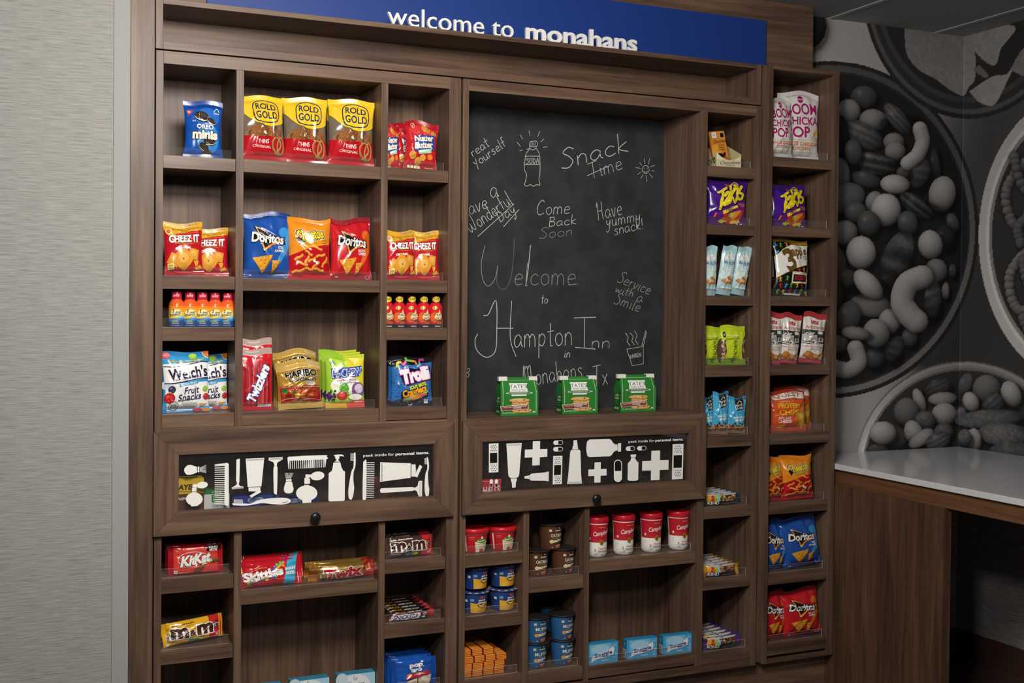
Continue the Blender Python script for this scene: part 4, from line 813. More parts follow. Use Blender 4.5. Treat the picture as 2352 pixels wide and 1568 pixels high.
reg('fruit_snack_bag', make_bag('fruit_snack_bag', .155, .205, .05, [P('#f1f0ee', (.06, .53), (1, .49), (1, .97), (.1, .99), (.04, .7)), E('#cfe4f2', .08, .55, .12, .08), B('#2b86c2', 0, 0, 1, .05), E('#d8524f', .07, .07, .1, .055), E('#e88d88', .1, .065, .06, .035), E('#9cc93c', .65, .07, .09, .05), E('#b9dc5c', .65, .06, .07, .03), P('#e9882c', (.86, .01), (1, .0), (1, .1), (.93, .08)), L('#f6dcae', [(.85, .01), (.92, .09), (1, .115)], .018), T('#f1d84a', 'Fruit is our 1st Ingredient!', .5, .15, .78, .05, 4, .02, .1, '#1c3a66', .03),
    P('#f3f2f0', (0, .21), (.3, .2), (.6, .17), (.85, .165), (1, .18), (1, .43), (.8, .45), (.5, .49), (.2, .52), (.03, .51)), L('#2a2547', [(0, .245), (.25, .25), (.5, .21), (.8, .17), (1, .18)], .022), L('#2a2547', [(.03, .52), (.25, .515), (.55, .475), (.8, .44), (1, .43)], .02), T('#2a2447', "Welch's", .54, .345, .86, .2, 7, .028), T('#7a7890', 'FAMILY FARMER OWNED', .5, .44, .6, .025, 8), P('#4aa6da', (.33, .53), (.74, .475), (.75, .52), (.34, .575)), T(W0, 'MIXED FRUIT', .54, .525, .36, .035, 7, .01)]
    + fruit(.18, .62, .08, '#3a3558', '#8a86a8') + [P('#c9d64a', (.08, .68), (.14, .655), (.2, .69), (.14, .7))] + fruit(.13, .76, .115, '#c2262e', '#e0575a') + scatter(['#e8a08c'], .05, .71, .22, .82, 10, .008, .006, 2) + fruit(.91, .61, .06, '#9cc93c', '#c2e070') + fruit(.93, .74, .07, '#c9303a', '#e0575a')
    + [T('#33315e', 'Fruit', .6, .63, .34, .11, 6, .01, .25), T('#33315e', 'Snacks', .56, .74, .52, .11, 6, .01, .25), L('#33315e', [(.38, .815), (.5, .785), (.72, .775)], .012), L('#2c2c34', ell(.22, .89, .1, .075, 0, 20), .01, True), T('#2c2c34', 'REAL', .22, .87, .13, .035, 5, .02), T('#2c2c34', 'FRUIT!', .22, .91, .15, .035, 5, .02)] + fineprint('#a5a5a2', .58, .84, .38, 3, .014, .03) + [P('#e8a23a', (.78, .85), (.98, .86), (.8, .9)), E('#4aa6dc', .88, .92, .13, .022, 6), E('#c63a44', .74, .96, .1, .03), E('#e38a3a', .92, .96, .09, .03)], '#3a9cd6', '#2b86c2', pinch=.03, seed=61, wr=.8, sag=-.002))
reg('licorice_bag', make_bag('licorice_bag', .135, .21, .03, [B('#b7a29a', 0, 0, 1, .1), B('#d8c8c2', .2, .03, .6, .05), B('#cf1f2c', 0, .1, 1, .2)] + [B(c, x, .25, x+.075, .93) for x, c in ((.12, '#8f1a22'), (.22, '#b0303a'), (.33, '#a0222c'), (.47, '#8f1a22'), (.62, '#c0454a'), (.74, '#a0222c'), (.85, '#8a1820'))] + [L('#e8a8a8', [(x, .3), (x+.01, .6), (x, .9)], .008) for x in (.27, .4, .57, .7, .82)] + [B('#cf1f2c', .93, .1, 1, .95), T('#f4f4f2', 'Twizzlers', .56, .56, 1.04, .19, 62, .05, 0, '#2c3c94', .06), B('#e9e9ee', .55, .905, .95, .94), T('#3a55a0', '160 0.5 200', .75, .922, .34, .018), B('#b81824', 0, .95, 1, 1)], '#c02430', '#b7a29a', bseal='#b81824', st=.02, pinch=.02, boxy=4, seed=66, wr=.9, sag=-.001))
reg('gold_gummy_bag', make_bag('gummy_bag', .15, .148, .04, [B('#d9b25c', 0, 0, 1, .12), T(W0, 'Share size', .86, .045, .26, .035, 0, .01), T('#161310', 'HARIBO', .54, .215, .74, .145, 2, .04, 0, '#f5f0e4', .04), T('#161310', 'Goldbears', .57, .34, .66, .085, 2, .03, 0, '#f5f0e4', .035), E('#f2efe6', .74, .44, .12, .045), P('#f2efe6', (.76, .47), (.84, .5), (.79, .46)), T('#55504a', 'The Original', .74, .43, .16, .02), T('#55504a', 'since 1922', .74, .455, .14, .02), P('#c3202a', (.02, .48), (.4, .49), (.98, .5), (.98, .86), (.5, .8), (.05, .84)), P('#a2541e', (.05, .53), (.5, .525), (.95, .55), (.9, .76), (.5, .75), (.1, .78))]
    + scatter(['#c2262a', '#d8473a', '#b31f26', '#e0783a'], .1, .55, .85, .74, 30, .05, .035, 9) + [E('#2f8a3a', .13, .59, .055, .06), E('#3f9a44', .27, .63, .045, .035), E('#d89a6a', .42, .6, .07, .05), E('#eab33a', .4, .71, .06, .05), E('#e8842e', .52, .71, .065, .055), L(W0, [(.02, .52), (.1, .505), (.5, .515), (.98, .53)], .008), L(W0, [(.05, .8), (.2, .765), (.55, .77), (.95, .83)], .008), T(W0, 'the happy world of gummies', .5, .805, .42, .02, 0)], '#c4963e', '#d9b25c', bseal='#d9b25c', sb=.02, pinch=.05, seed=70, fin='foil', wr=1.4, sag=-.001))
reg('fruit_chew_bag', make_bag('fruit_chew_bag', .152, .18, .045, [P('#e3d233', (.45, 0), (1, 0), (1, .6), (.55, .3)), P('#b5d84a', (.1, .08), (.45, .12), (.3, .25)), P('#cfe36a', (.45, .12), (.6, .1), (.5, .22)), P('#f0e68a', (.6, .05), (.9, .08), (.75, .2)), E('#f4f2ea', .5, .58, .4, .17), P('#3a4f9c', (.12, .17), (.17, .12), (.23, .17)), T('#3a4f9c', 'HC', .17, .185, .14, .02), P('#1f48a8', (.12, .26), (.92, .21), (.95, .3), (.86, .41), (.13, .45)), T('#f4f4f2', 'HI-CHEW', .54, .335, .8, .16, 4, .06, .1, '#1f48a8', .05), T('#1f3c98', 'HI-CHEW', .54, .335, .76, .125, 4, .02, .1), L('#e0482c', [(.3, .44), (.4, .46), (.45, .48)], .014), T('#3c4a90', 'Intensely', .4, .49, .28, .03, 3, .01), T('#b22a6a', 'fruity', .68, .475, .2, .05, 3, .02), T('#3c4a90', 'Chewy Candy', .55, .53, .44, .035, 3, .01), E('#e9efc8', .25, .64, .1, .1), E('#5aa83c', .44, .64, .13, .1), E('#7cc05a', .42, .61, .08, .05), E('#7a5a8a', .82, .66, .18, .14), E('#d8c8dc', .84, .64, .12, .09), E('#c82f38', .4, .77, .14, .08), E('#e06a5c', .38, .755, .08, .04)]
    + scatter(['#4b2a6e', '#6a3a8a', '#3c2058'], .02, .68, .22, .85, 26, .03, .026, 5) + [P('#7cc050', (.5, .74), (.56, .7), (.6, .78)), E('#f0eee4', .75, .8, .18, .06), P('#d8a83a', (.05, .92), (.5, .88), (.55, 1), (0, 1)), P('#d8564a', (.5, .9), (1, .84), (1, 1), (.55, 1)), B('#ead4d0', .72, .885, .95, .9)], '#9fcb3a', '#9cc83a', bseal='#d8a07a', pinch=.03, seed=75, wr=.9, sag=-.003))
def worm(pts, c1, c2):
    q = smoothline(pts, 6); h = len(q)//2; return [L(c1, q[:h+1], .05, False, False), L(c2, q[h:], .05, False, False)]
reg('sour_worm_bag', make_bag('sour_worm_bag', .145, .168, .04, [P('#15151a', (0, 0), (1, 0), (1, .03), (.75, .1), (.5, .16), (.25, .16), (.05, .2), (0, .2))] + scatter(['#1f4f96', '#1b4488', '#5a9ad0'], .02, .2, .98, .96, 90, .02, .012, 11) + worm([(.12, .22), (.13, .14), (.22, .13), (.28, .17), (.35, .1)], '#e8d84a', '#e07a9a') + worm([(.34, .03), (.38, .08), (.5, .08), (.58, .08), (.6, .14)], '#7cc050', '#e0843a') + worm([(.8, .03), (.7, .03), (.68, .09), (.68, .13), (.6, .19)], '#b83a80', '#6ac0dc')
    + [P('#17161c', (.18, .36), (.35, .22), (.6, .24), (.8, .12), (.95, .2), (.95, .38), (.72, .48), (.45, .55), (.3, .58)), T('#f9f2f7', 'Trolli', .56, .36, .74, .3, 12, .075, 0, '#c33a94', .045), T('#e9e72a', 'SOUR BRITE', .62, .59, .44, .075, 16, .04, 0, '#15151a', .05), P('#17161c', (.2, .72), (.85, .6), (.9, .78), (.6, .9), (.38, .96), (.22, .88)), P('#b5684a', (.24, .8), (.83, .66), (.86, .78), (.6, .87), (.38, .93)), E('#8cc070', .38, .87, .12, .04, 15), E('#e09a4a', .55, .83, .13, .035, 15), E('#d86a4a', .68, .77, .12, .035, 15), E('#a8cc7a', .8, .71, .08, .04, 10), E('#e0b04a', .52, .78, .12, .03, 15), T('#f0a82a', 'Crawlers', .54, .695, .62, .15, 15, .045, 0, '#15151a', .05), B('#e9e9ee', .78, .875, .87, .955), T('#22222a', '80', .825, .9, .05, .035, 0, .02), B('#e9e9ee', .41, .975, .5, .99)], '#2f6fb6', '#15151a', bseal='#1a1a20', pinch=.05, seed=80, wr=1.1, sag=-.002))
def wafer(u, v, l, d): 
    c, s = math.cos(R_(d)), math.sin(R_(d)); f = lambda x, y: (u+(x*c-y*s)*l*.55, v+(x*s+y*c)*l)
    return [P('#5a3a28', f(-.5, -.5), f(.5, -.5), f(.5, .5), f(-.5, .5)), P('#8a5e42', f(-.5, -.5), f(.5, -.5), f(.5, -.05), f(-.5, -.05))]
reg('wafer_bar', make_bag('wafer_bar', .188, .106, .026, [P('#d8403a', (.1, .05), (.9, .05), (.9, .95), (.1, .95)), P('#241512', (.66, .03), (.97, .0), (.97, .2), (.7, .22)), T(W0, 'KING', .82, .08, .17, .08, 0, .045), T(W0, 'SIZE', .82, .175, .15, .075, 0, .045), L('#f6e9e2', ell(.46, .47, .29, .26, 14, 36), .01, True), P('#7c4c34', (.42, .98), (.6, .6), (.66, .65), (.52, .98)), P('#5c3626', (.52, .98), (.66, .65), (.68, .67), (.57, .98)), P('#e2c890', (.59, .58), (.655, .54), (.68, .66), (.61, .69)), P('#8a5e40', (.71, .52), (.78, .45), (.94, .51), (.95, .56), (.8, .55)), P('#5c3626', (.74, .64), (.8, .55), (.95, .56), (.93, .62)), P('#e2c890', (.7, .52), (.78, .46), (.8, .57), (.73, .63)),
    T('#f7f3ee', 'Kit', .36, .5, .33, .38, 8, .05, .35, '#3c1512', .03), T('#f7f3ee', 'Kat', .61, .43, .33, .38, 8, .05, .35, '#3c1512', .03), B('#e6dcd8', .1, .83, .165, .945), T('#8a3a3a', '100', .13, .88, .05, .04), T('#f0d8d4', 'NET WT 3 OZ', .27, .92, .16, .025)], '#bf1622', '#a51220', st=.012, sb=.012, horiz=True, boxy=7, pinch=.0, seed=90, wr=.5, wave=.002))
def mm(name, body, bag2, txt, tcol, seed):
    return make_bag(name, .205, .096, .04, [P(bag2, (.76, 0), (1, 0), (1, 1), (.74, 1)), T(tcol, txt, .33, .135, .36 if len(txt) < 8 else .46, .08, 3, .035), T('#4a2920', 'm', .26, .5, .28, .46, 0, .05, 0, '#f5f0e8', .045), T('#4a2920', '&', .47, .56, .11, .26, 0, .045, 0, '#f5f0e8', .05), T('#4a2920', 'm', .68, .49, .28, .46, 0, .05, 0, '#f5f0e8', .045), T('#2c1a14', "'s", .88, .42, .1, .26, 0, .03, 0, '#f5f0e8', .04), E('#3f82c4', .44, .89, .045, .07), E('#5fae4a', .53, .88, .04, .065), E('#e3c440', .6, .87, .05, .06), T(W0, 'SHARE', .9, .77, .1, .06, 0, .03), T(W0, 'SIZE', .9, .85, .08, .06, 0, .03), T(W0 if tcol == W0 else '#7a5a20', 'CHOCOLATE CANDIES', .2, .84, .2, .025)] + ([] if tcol == W0 else [B('#ece4d0', .05, .48, .1, .72), B('#5a5a50', .06, .56, .09, .7), B('#ece4d0', .04, .86, .09, .97)]), body, body, st=.014, sb=.014, horiz=True, boxy=2.6, pinch=.02, seed=seed, wr=1.3, jag=True)
reg('peanut_candy_bag', mm('chocolate_candy_bag', '#e2ae22', '#c4242c', 'peanut', '#5a2c14', 93)); reg('brown_candy_bag', mm('chocolate_candy_bag', '#4b352c', '#cf2f33', 'milk chocolate', W0, 95))
def candy(u, v, c): return [E(c, u, v, .026, .055), E('#ffffff', u-.008, v-.02, .007, .012)]
reg('fruit_candy_bag', make_bag('fruit_candy_bag', .21, .096, .035, [L(c, [(.5+i*.014, .48), (.58+i*.012, .25+i*.02), (.72, .08+i*.02)], .02) for i, c in enumerate(('#4a3fa0', '#3f9ad0', '#5ab04a', '#ead23a', '#e8862e'))] + candy(.6, .22, '#5ab04a') + candy(.66, .16, '#5fb83a') + candy(.7, .28, '#e8862e') + candy(.56, .3, '#9a4fb0') + candy(.04, .4, '#eac23a') + candy(.08, .5, '#5ab04a') + candy(.03, .6, '#8a4fb0') + candy(.02, .28, '#e8862e')
    + [T('#f0c23a', 'ORIGINAL', .36, .3, .16, .05, 6, .02), T('#f9f6f2', 'Skittles', .37, .54, .64, .36, 7, .055, 0, '#8c1420', .035)] + [L(c, [(.12, .8+i*.014), (.3, .74+i*.012), (.45, .7+i*.01)], .016) for i, c in enumerate(('#eac23a', '#e8862e', '#5ab04a', '#3f7ad0'))] + candy(.13, .86, '#5ab04a') + candy(.42, .76, '#eac23a') + candy(.52, .7, '#5a3fb0') + candy(.56, .66, '#5ab04a') + [P('#3fb0dc', (.77, .08), (.93, .0), (.87, 1), (.68, .98)), T(W0, 'SHARE', .81, .4, .19, .12, 4, .05, 0, '#2a6a9a', .03), T(W0, 'SIZE', .8, .57, .15, .12, 4, .05, 0, '#2a6a9a', .03), B('#d88a90', .07, .93, .2, .96)], '#c81e2c', '#c01a28', st=.012, sb=.012, horiz=True, boxy=3, pinch=.01, seed=97, wr=1.2, jag=True))
reg('caramel_bar', make_bag('caramel_bar', .215, .058, .044, [B('#8a6a2c', 0, 0, 1, .2), B('#c2a05a', 0, .22, 1, .34), P('#c8222c', (.84, .05), (1, .0), (1, 1), (.84, 1)), P('#d8a05a', (.86, .3), (.96, .2), (.97, .55), (.88, .6)), P('#c8222c', (.86, .6), (.96, .56), (.95, .9), (.87, .92)), E('#f2e2b0', .92, .52, .03, .06), T('#cc1f2b', 'Twix', .52, .56, .6, .68, 5, .05, .12, '#f6efe4', .055), L(W0, [(.2, .2), (.35, .3), (.42, .28)], .01), B('#ece4d0', .165, .62, .185, .82)], '#9a7a42', '#b7742a', bseal='#b7742a', st=.016, sb=.03, horiz=True, boxy=2.2, pinch=0, seed=101, fin='foil', wr=.6, wave=.008))
reg('peanut_bar', make_bag('peanut_bar', .178, .046, .032, [B('#1f1512', 0, 0, 1, .18), T('#d8a83a', 'PEANUTS', .27, .1, .2, .1, 0, .02), T('#d8d0c8', 'CARAMEL, NOUGAT', .58, .1, .32, .09, 0, .02), P('#b8302c', (.1, .28), (.7, .2), (.66, .86), (.05, .96)), P('#f2f0ec', (.115, .32), (.69, .24), (.65, .82), (.065, .92)), T('#2a2f80', 'SNICKERS', .375, .57, .5, .42, 3, .03, .25), P('#3a3585', (.71, .22), (.85, .2), (.84, .6), (.71, .65)), E('#d8b04a', .79, .4, .05, .14), E('#e8dccc', .75, .72, .04, .1), P('#c0282f', (.86, .1), (.95, .05), (.93, 1), (.84, 1))], '#3a2822', '#c0282f', bseal='#2c1d18', st=.016, sb=.014, horiz=True, boxy=3, pinch=0, seed=104, wr=.6, jag=True))
reg('toaster_pastry_pack', make_bag('toaster_pastry_pack', .16, .115, .03, [T(W0, 'pop', .52, .24, .3, .17, 4, .055, .05), T(W0, '.', .69, .27, .03, .03, 0, .03), T(W0, 'tarts', .52, .37, .24, .14, 6, .05, .05), P('#cc2c30', (.3, .52), (.82, .42), (.82, .56), (.3, .66)), E('#e0863a', .37, .55, .05, .06), T(W0, 'Frosted', .57, .48, .14, .025, 3), T(W0, 'STRAWBERRY', .6, .52, .24, .03, 3, .02), P('#7a3a24', (.3, .72), (.55, .62), (.55, .9), (.3, .95)), P('#e9dcc2', (.56, .62), (.86, .58), (.82, .95), (.55, .95)), P('#e2d2b4', (.31, .75), (.53, .66), (.53, .95), (.31, .97)), P('#c8a888', (.56, .62), (.86, .58), (.86, .61), (.56, .65))], '#1d58b4', '#17479a', bseal='#1a4fa6', st=.012, sb=.012, horiz=True, boxy=6, pinch=0, seed=108, wr=.7))
# bottles, cups, tubs
pb = [(.0185, 0), (.0205, .002), (.0205, .052), (.0195, .06), (.0165, .066), (.0128, .0705), (.0128, .072)]; pc = [(.0128, .0712), (.0134, .072), (.0134, .09), (.0126, .0915)]
def cap_print(c, t, b): return lambda l: print_on(l, ([E(b, .5, .55, .42, .4)] if b else [])+[T(c, t, .5, .5, .6, .42, 8, .03, .15)], .03, .02, lambda x, z, e: ((.0134+e)*math.sin(x/.0134), -(.0134+e)*math.cos(x/.0134), .0715+z), 'plastic', .002, .0002, .00008)
reg('energy_bottle', make_cup('energy_shot_bottle', pb, pc, [B('#e8602a', 0, .0, 1, .3), B('#f0862a', 0, .24, 1, .4), B('#f2a62c', 0, .32, 1, .52), B('#f0c236', 0, .48, 1, .7), P('#3f8fcc', (0, .66), (.3, .72), (.6, .68), (1, .56), (1, 1), (0, 1)), P('#7fbde0', (.4, .7), (.7, .62), (1, .56), (1, .62), (.6, .72)), P('#24498c', (0, .8), (.3, .82), (.55, .8), (1, .7), (1, 1), (0, 1)), E('#f5ecb8', .52, .5, .24, .13), T('#15120f', '5', .4, .43, .08, .13, 0, .03, .2), T('#15120f', '-hour', .6, .46, .26, .09, 6, .03, .2, '#f5e8b0', .03), T('#15120f', 'ENERGY', .52, .56, .4, .085, 4, .03, .2, '#f5e8b0', .03), L('#15120f', [(.27, .5), (.29, .55), (.28, .62)], .03), B('#d8d84a', .36, .76, .58, .772), B('#d8d84a', .38, .79, .56, .802), B('#d8d84a', .34, .82, .62, .832), T(W0, 'REGULAR', .48, .875, .26, .03, 0, .03), B('#b8c8e0', .3, .94, .66, .95)], '#24498c', '#c9263c', .0725, 3., 'cap', 'film', 'plastic', extra=cap_print('#f2b8c0', 'Energy', None)))
reg('energy_shot', make_cup('energy_shot_bottle', pb, pc, [E('#e0662c', .38, .6, .22, .2), B('#22201f', 0, .87, 1, 1), B('#b9b9b6', .4, .93, .68, .965), E('#e9c73a', .4, .22, .12, .07, 8), E('#7a9a3a', .4, .22, .08, .04, 8), P('#f5cf6a', (.55, .42), (.62, .28), (.68, .42)), E('#f8e6b4', .58, .56, .2, .14), T('#2a1512', 'ENERGY', .58, .5, .4, .11, 0, .015), T('#2a1512', 'SHOT', .6, .64, .32, .11, 0, .015), B('#6a141c', .42, .73, .86, .745)] + [B('#f0a04a', .5, .77+.035*i, .74, .78+.035*i) for i in range(3)], '#cf2033', '#5c1218', .0725, 3., 'cap', 'film', 'plastic', extra=cap_print('#5c7a2a', 'Energy', '#e9cf3a')))
reg('pasta_cup', make_cup('pasta_cup', [(.037, 0), (.038, .002), (.0465, .058), (.0475, .062)], [(.0475, .0605), (.051, .0615), (.0515, .072), (.049, .0765), (.044, .078), (.043, .0765), (.001, .0765)], [B('#f2ece4', 0, .02, 1, .06), B('#f2ece4', .16, .1, .2, .95), P('#efe8cc', (.44, .42), (.84, .42), (.83, .98), (.46, .98)), E('#5f8a2c', .62, .38, .16, .13), T('#f2f0c0', 'Bowlfuls', .62, .39, .24, .1, 4, .03), E('#f4f2ea', .62, .22, .03, .08), T('#5a3a20', 'Spaghetti & Meatballs', .64, .55, .36, .06, 2, .01), B('#b8a880', .5, .66, .76, .68), B('#b8a880', .52, .73, .72, .75), E('#c8542a', .63, .9, .07, .1), B('#e8786a', .28, .18, .42, .21), B('#e8786a', .27, .27, .42, .29)], '#c81f28', '#cf1f2a', .062))
reg('mac_cup', make_cup('mac_and_cheese_cup', [(.0385, 0), (.0395, .002), (.0465, .062), (.047, .068)], [(.0475, .0676), (.052, .068), (.052, .0695), (.044, .0705), (.001, .0705)], [P('#e8b02c', (.3, .44), (.5, .5), (.6, .58), (.72, .5), (.9, .4), (.9, .96), (.3, .96)), P('#dd9a20', (.62, .7), (.9, .55), (.9, .96), (.55, .96)), E('#c8452e', .63, .2, .07, .06), T(W0, 'mac &', .63, .33, .22, .1, 0, .045), T(W0, 'cheese', .63, .45, .26, .1, 0, .045), L('#1f3468', [(.5, .56), (.57, .66), (.63, .68), (.7, .65), (.77, .54)], .035), L('#f0c832', [(.53, .55), (.58, .62), (.63, .64), (.69, .61), (.73, .54)], .03), T('#f5e4a8', 'original', .45, .8, .14, .05), T('#f5e4a8', 'flavor', .44, .88, .1, .05), B('#6a9ac0', .3, .25, .4, .38), B('#dfe4ea', .14, .3, .22, .42)], '#22407e', '#2c4f9a', .068, tab=True, extra=lambda l: [l.add([(.0525*math.cos(a), .0525*math.sin(a), .0696), (.0525*math.cos(a+.22), .0525*math.sin(a+.22), .0696), (.043*math.cos(a+.22), .043*math.sin(a+.22), .0712), (.043*math.cos(a), .043*math.sin(a), .0712)], [(0, 1, 2, 3)], mat('#d8a52c', 'plastic')) for a in [k*.5 for k in range(12)]]))
def kodiak(name, body, word, band, dot):
    return make_cup(name, [(.036, 0), (.037, .002), (.0425, .083), (.043, .086)], [(.0432, .0855), (.0495, .0862), (.0498, .0876), (.04, .0886), (.001, .0886)], [E('#1c1c1a', .62, .16, .06, .08), P('#1c1c1a', (.47, .22), (.55, .17), (.7, .17), (.78, .22), (.7, .27), (.55, .27)), E('#e8e4da', .64, .12, .015, .03, 30), T('#f2efe6', 'KODIAK', .62, .22, .22, .06, 0, .03), T('#ece6d2', word, .6, .42, .46, .14, 0, .01), T('#d8ccb0', 'POWER CUP', .6, .54, .24, .03, 0, .01), L('#b8a888', [(.4, .545), (.47, .545)], .006), L('#b8a888', [(.73, .545), (.82, .545)], .006), P('#ece0c0', (.44, .62), (.78, .58), (.8, .66), (.44, .72)), E(dot, .4, .67, .07, .08)] + scatter(['#7a4420', '#f0dcb0'], .36, .63, .44, .71, 6, .012, .012, 4) + [B('#8a7a58', .52, .63, .72, .65), P('#8c2c2a', (.5, .82), (.78, .78), (.78, .96), (.5, .97)), T('#f0d8c8', '14g PROTEIN', .64, .85, .2, .06, 3, .03), T('#f0d8c8', 'PER SERVING', .64, .92, .16, .03, 3), B('#d8ccb0', .32, .16, .4, .26), B('#c8d0d0', .4, .9, .44, .93)], body, '#2a2421', .086, 2.9, lidfin='card', tab=True)
reg('oatmeal_cup', kodiak('oatmeal_cup', '#5c3a28', 'OATMEAL', '#8c2c2a', '#e0d09a')); reg('muffin_cup', kodiak('muffin_cup', '#2f6496', 'MUFFIN', '#8c2c2a', '#cf9248'))
reg('soup_cup', make_cup('soup_cup', [(.026, 0), (.0305, .003), (.033, .012), (.033, .04), (.0325, .06), (.0345, .085), (.0365, .105), (.0365, .112)], [(.0365, .11), (.0385, .112), (.0385, .126), (.037, .13), (.031, .131), (.029, .125), (.001, .124)], [P('#c0202c', (0, .1), (1, .1), (1, .56), (0, .56)), B('#f3f0ea', 0, .0, 1, .035), B('#c0202c', 0, .035, 1, .14), T('#f0c8c4', 'MICROWAVABLE', .62, .12, .24, .025, 0, .01), T('#f8f5f0', 'Campbell', .6, .3, .56, .17, 8, .012, .3), T('#f8f5f0', 's', .9, .25, .05, .06, 8, .01, .3), E('#a5812f', .6, .56, .075, .085), E('#7a5c1c', .6, .56, .045, .055), T('#b03a48', 'Chicken & Mini', .66, .73, .34, .05, 0, .01), T('#b03a48', 'Round Noodles', .66, .8, .36, .05, 0, .02), T('#5a5550', 'SOUP', .64, .92, .14, .035, 0, .015), B('#b8b0a4', .36, .88, .46, .9), B('#b8a860', .36, .74, .41, .82), E('#e6dcd8', .2, .46, .03, .035), L('#f0e4e0', ell(.2, .45, .035, .035, 0, 12), .008, True), E('#c8d0c0', .2, .65, .02, .03)], '#f3f0ea', '#c41e30', .112, 3.))
# boxes
reg('snuggle_box', make_box('dryer_sheet_box', .092, .062, .03, [P('#7cc2e8', (.08, .04), (.75, .04), (.85, .4), (.1, .62)), E('#a8d8f0', .42, .3, .3, .24), P('#f4f4f2', (.16, .62), (.4, .5), (.6, .48), (.84, .22), (.88, .36), (.84, .62), (.55, .74), (.3, .78), (.14, .92)), T('#263a86', 'Snuggle', .52, .57, .58, .27, 8, .03, .12), T(W0, '2', .93, .63, .05, .1, 0, .03), T(W0, 'Sheets', .58, .86, .2, .08, 4, .02), B('#d8ecf4', .83, .13, .95, .15), B('#d8ecf4', .8, .19, .95, .21)] + [B('#b8dcee', .84, .74+i*.07, .95, .765+i*.07) for i in range(3)] + [B('#b8dcee', .05, .86, .13, .88), B('#b8dcee', .04, .91, .13, .93)], '#4aabdc', '#1f7cae', '#2791c4', [B('#eceae4', .1, .5, .9, .96), T('#eceae4', 'Snuggle', .5, .25, .34, .1, 90)] + [B('#22262a', .2, .52+i*.045, .8, .54+i*.045) for i in range(9)]))
reg('downy_box', make_box('fabric_softener_box', .132, .085, .04, [E('#e4ebee', .45, .5, .42, .5), E('#c8dce6', .1, .2, .16, .3), T('#2b3560', 'Downy', .45, .48, .52, .24, 3, .01), T('#5a6a8a', 'ULTRA', .3, .33, .1, .035, 3), L('#4a5a80', ell(.47, .16, .05, .1, 0, 14)[:-3], .01, False, True), L('#4a5a80', ell(.48, .17, .025, .05, 0, 10)[:-2], .008, False, True), B('#3f86b0', 0, .8, 1, 1)], '#a9d3e6', '#5a9cba', '#3a87a6'))
def book(name, w_, h_, d, els, body, side, top, sels=(), tels=()): return make_box(name, w_, h_, d, els, body, side, top, sels, tels)
reg('aspirin_box', book('aspirin_box', .075, .125, .05, [B('#e4c022', 0, 0, 1, .36), T('#4a2a1c', 'BAYER', .42, .2, .72, .13, 0, .05, .15), L('#6a4a1c', ell(.88, .2, .08, .06, 0, 16), .015, True), L('#6a4a1c', [(.8, .2), (.96, .2)], .012, False, False), L('#6a4a1c', [(.88, .14), (.88, .26)], .012, False, False), T(W0, 'ASPIRIN', .4, .47, .46, .06, 0, .03), B('#8c6a2c', .1, .29, .6, .305)], '#5f3424', '#522c1e', '#e0bd22', (), [T('#4a2a1c', 'BAYER', .5, .5, .7, .4, 180, .05, .15)]))
reg('white_green_box', book('tissue_box', .085, .1, .05, [B('#2d7a40', 0, 0, 1, .14), T(W0, 'ONE STEP', .5, .07, .4, .05, 0, .02), B('#2d8a48', .3, .17, .95, .42), T(W0, 'ONE STEP', .6, .23, .5, .07, 0, .02), T(W0, 'PACK', .55, .34, .4, .08, 0, .03), T('#9aaac0', 'pregnancy', .6, .55, .55, .06), E('#4a9a5a', .3, .74, .07, .06), B('#c8d0cc', .45, .62, .9, .64), B('#c8d0cc', .45, .7, .9, .72), P('#cfe0da', (.4, 1), (.6, .85), (1, .8), (1, 1))], '#e6e7e4', '#37a050', '#2d7a40'))
reg('blue_box', book('hygiene_box', .15, .085, .06, [P('#2f62b4', (.3, .95), (.5, .45), (.75, .35), (.8, .7), (.6, .95)), E('#9ab0cc', .5, .22, .18, .16), E('#5c7cb4', .48, .2, .13, .1)] + scatter(['#c8d4e4', '#8ca4c8'], .35, .08, .66, .34, 24, .012, .02, 6) + [T('#e8ecf4', 'TAMPAX', .42, .78, .42, .16, 3, .03)], '#2a3a92', '#202c70', '#2a2f5c'))
reg('red_pouch', book('cough_drop_box', .075, .075, .03, [P('#c9364a', (0, 0), (1, 0), (1, 1), (0, 1)), L('#f0d0d0', [(0, .06), (.5, .09), (1, .05)], .012), T('#f4e8e8', 'HALLS', .55, .48, .8, .34, 3, .04, .15), T('#eab8bc', 'relief', .5, .76, .5, .09, 3)], '#b0283c', '#6a1a24', '#6a1c26'))
reg('black_box', book('razor_box', .11, .07, .05, [B('#3c3a3a', .02, .3, .98, .32), T('#8a8886', 'personal care', .6, .18, .4, .06), T('#4a4846', 'TRAVEL KIT', .6, .5, .6, .2, 0, .02), B('#3c3a3a', .02, .7, .98, .72)], '#1c1a1a', '#151414', '#201e1e'))
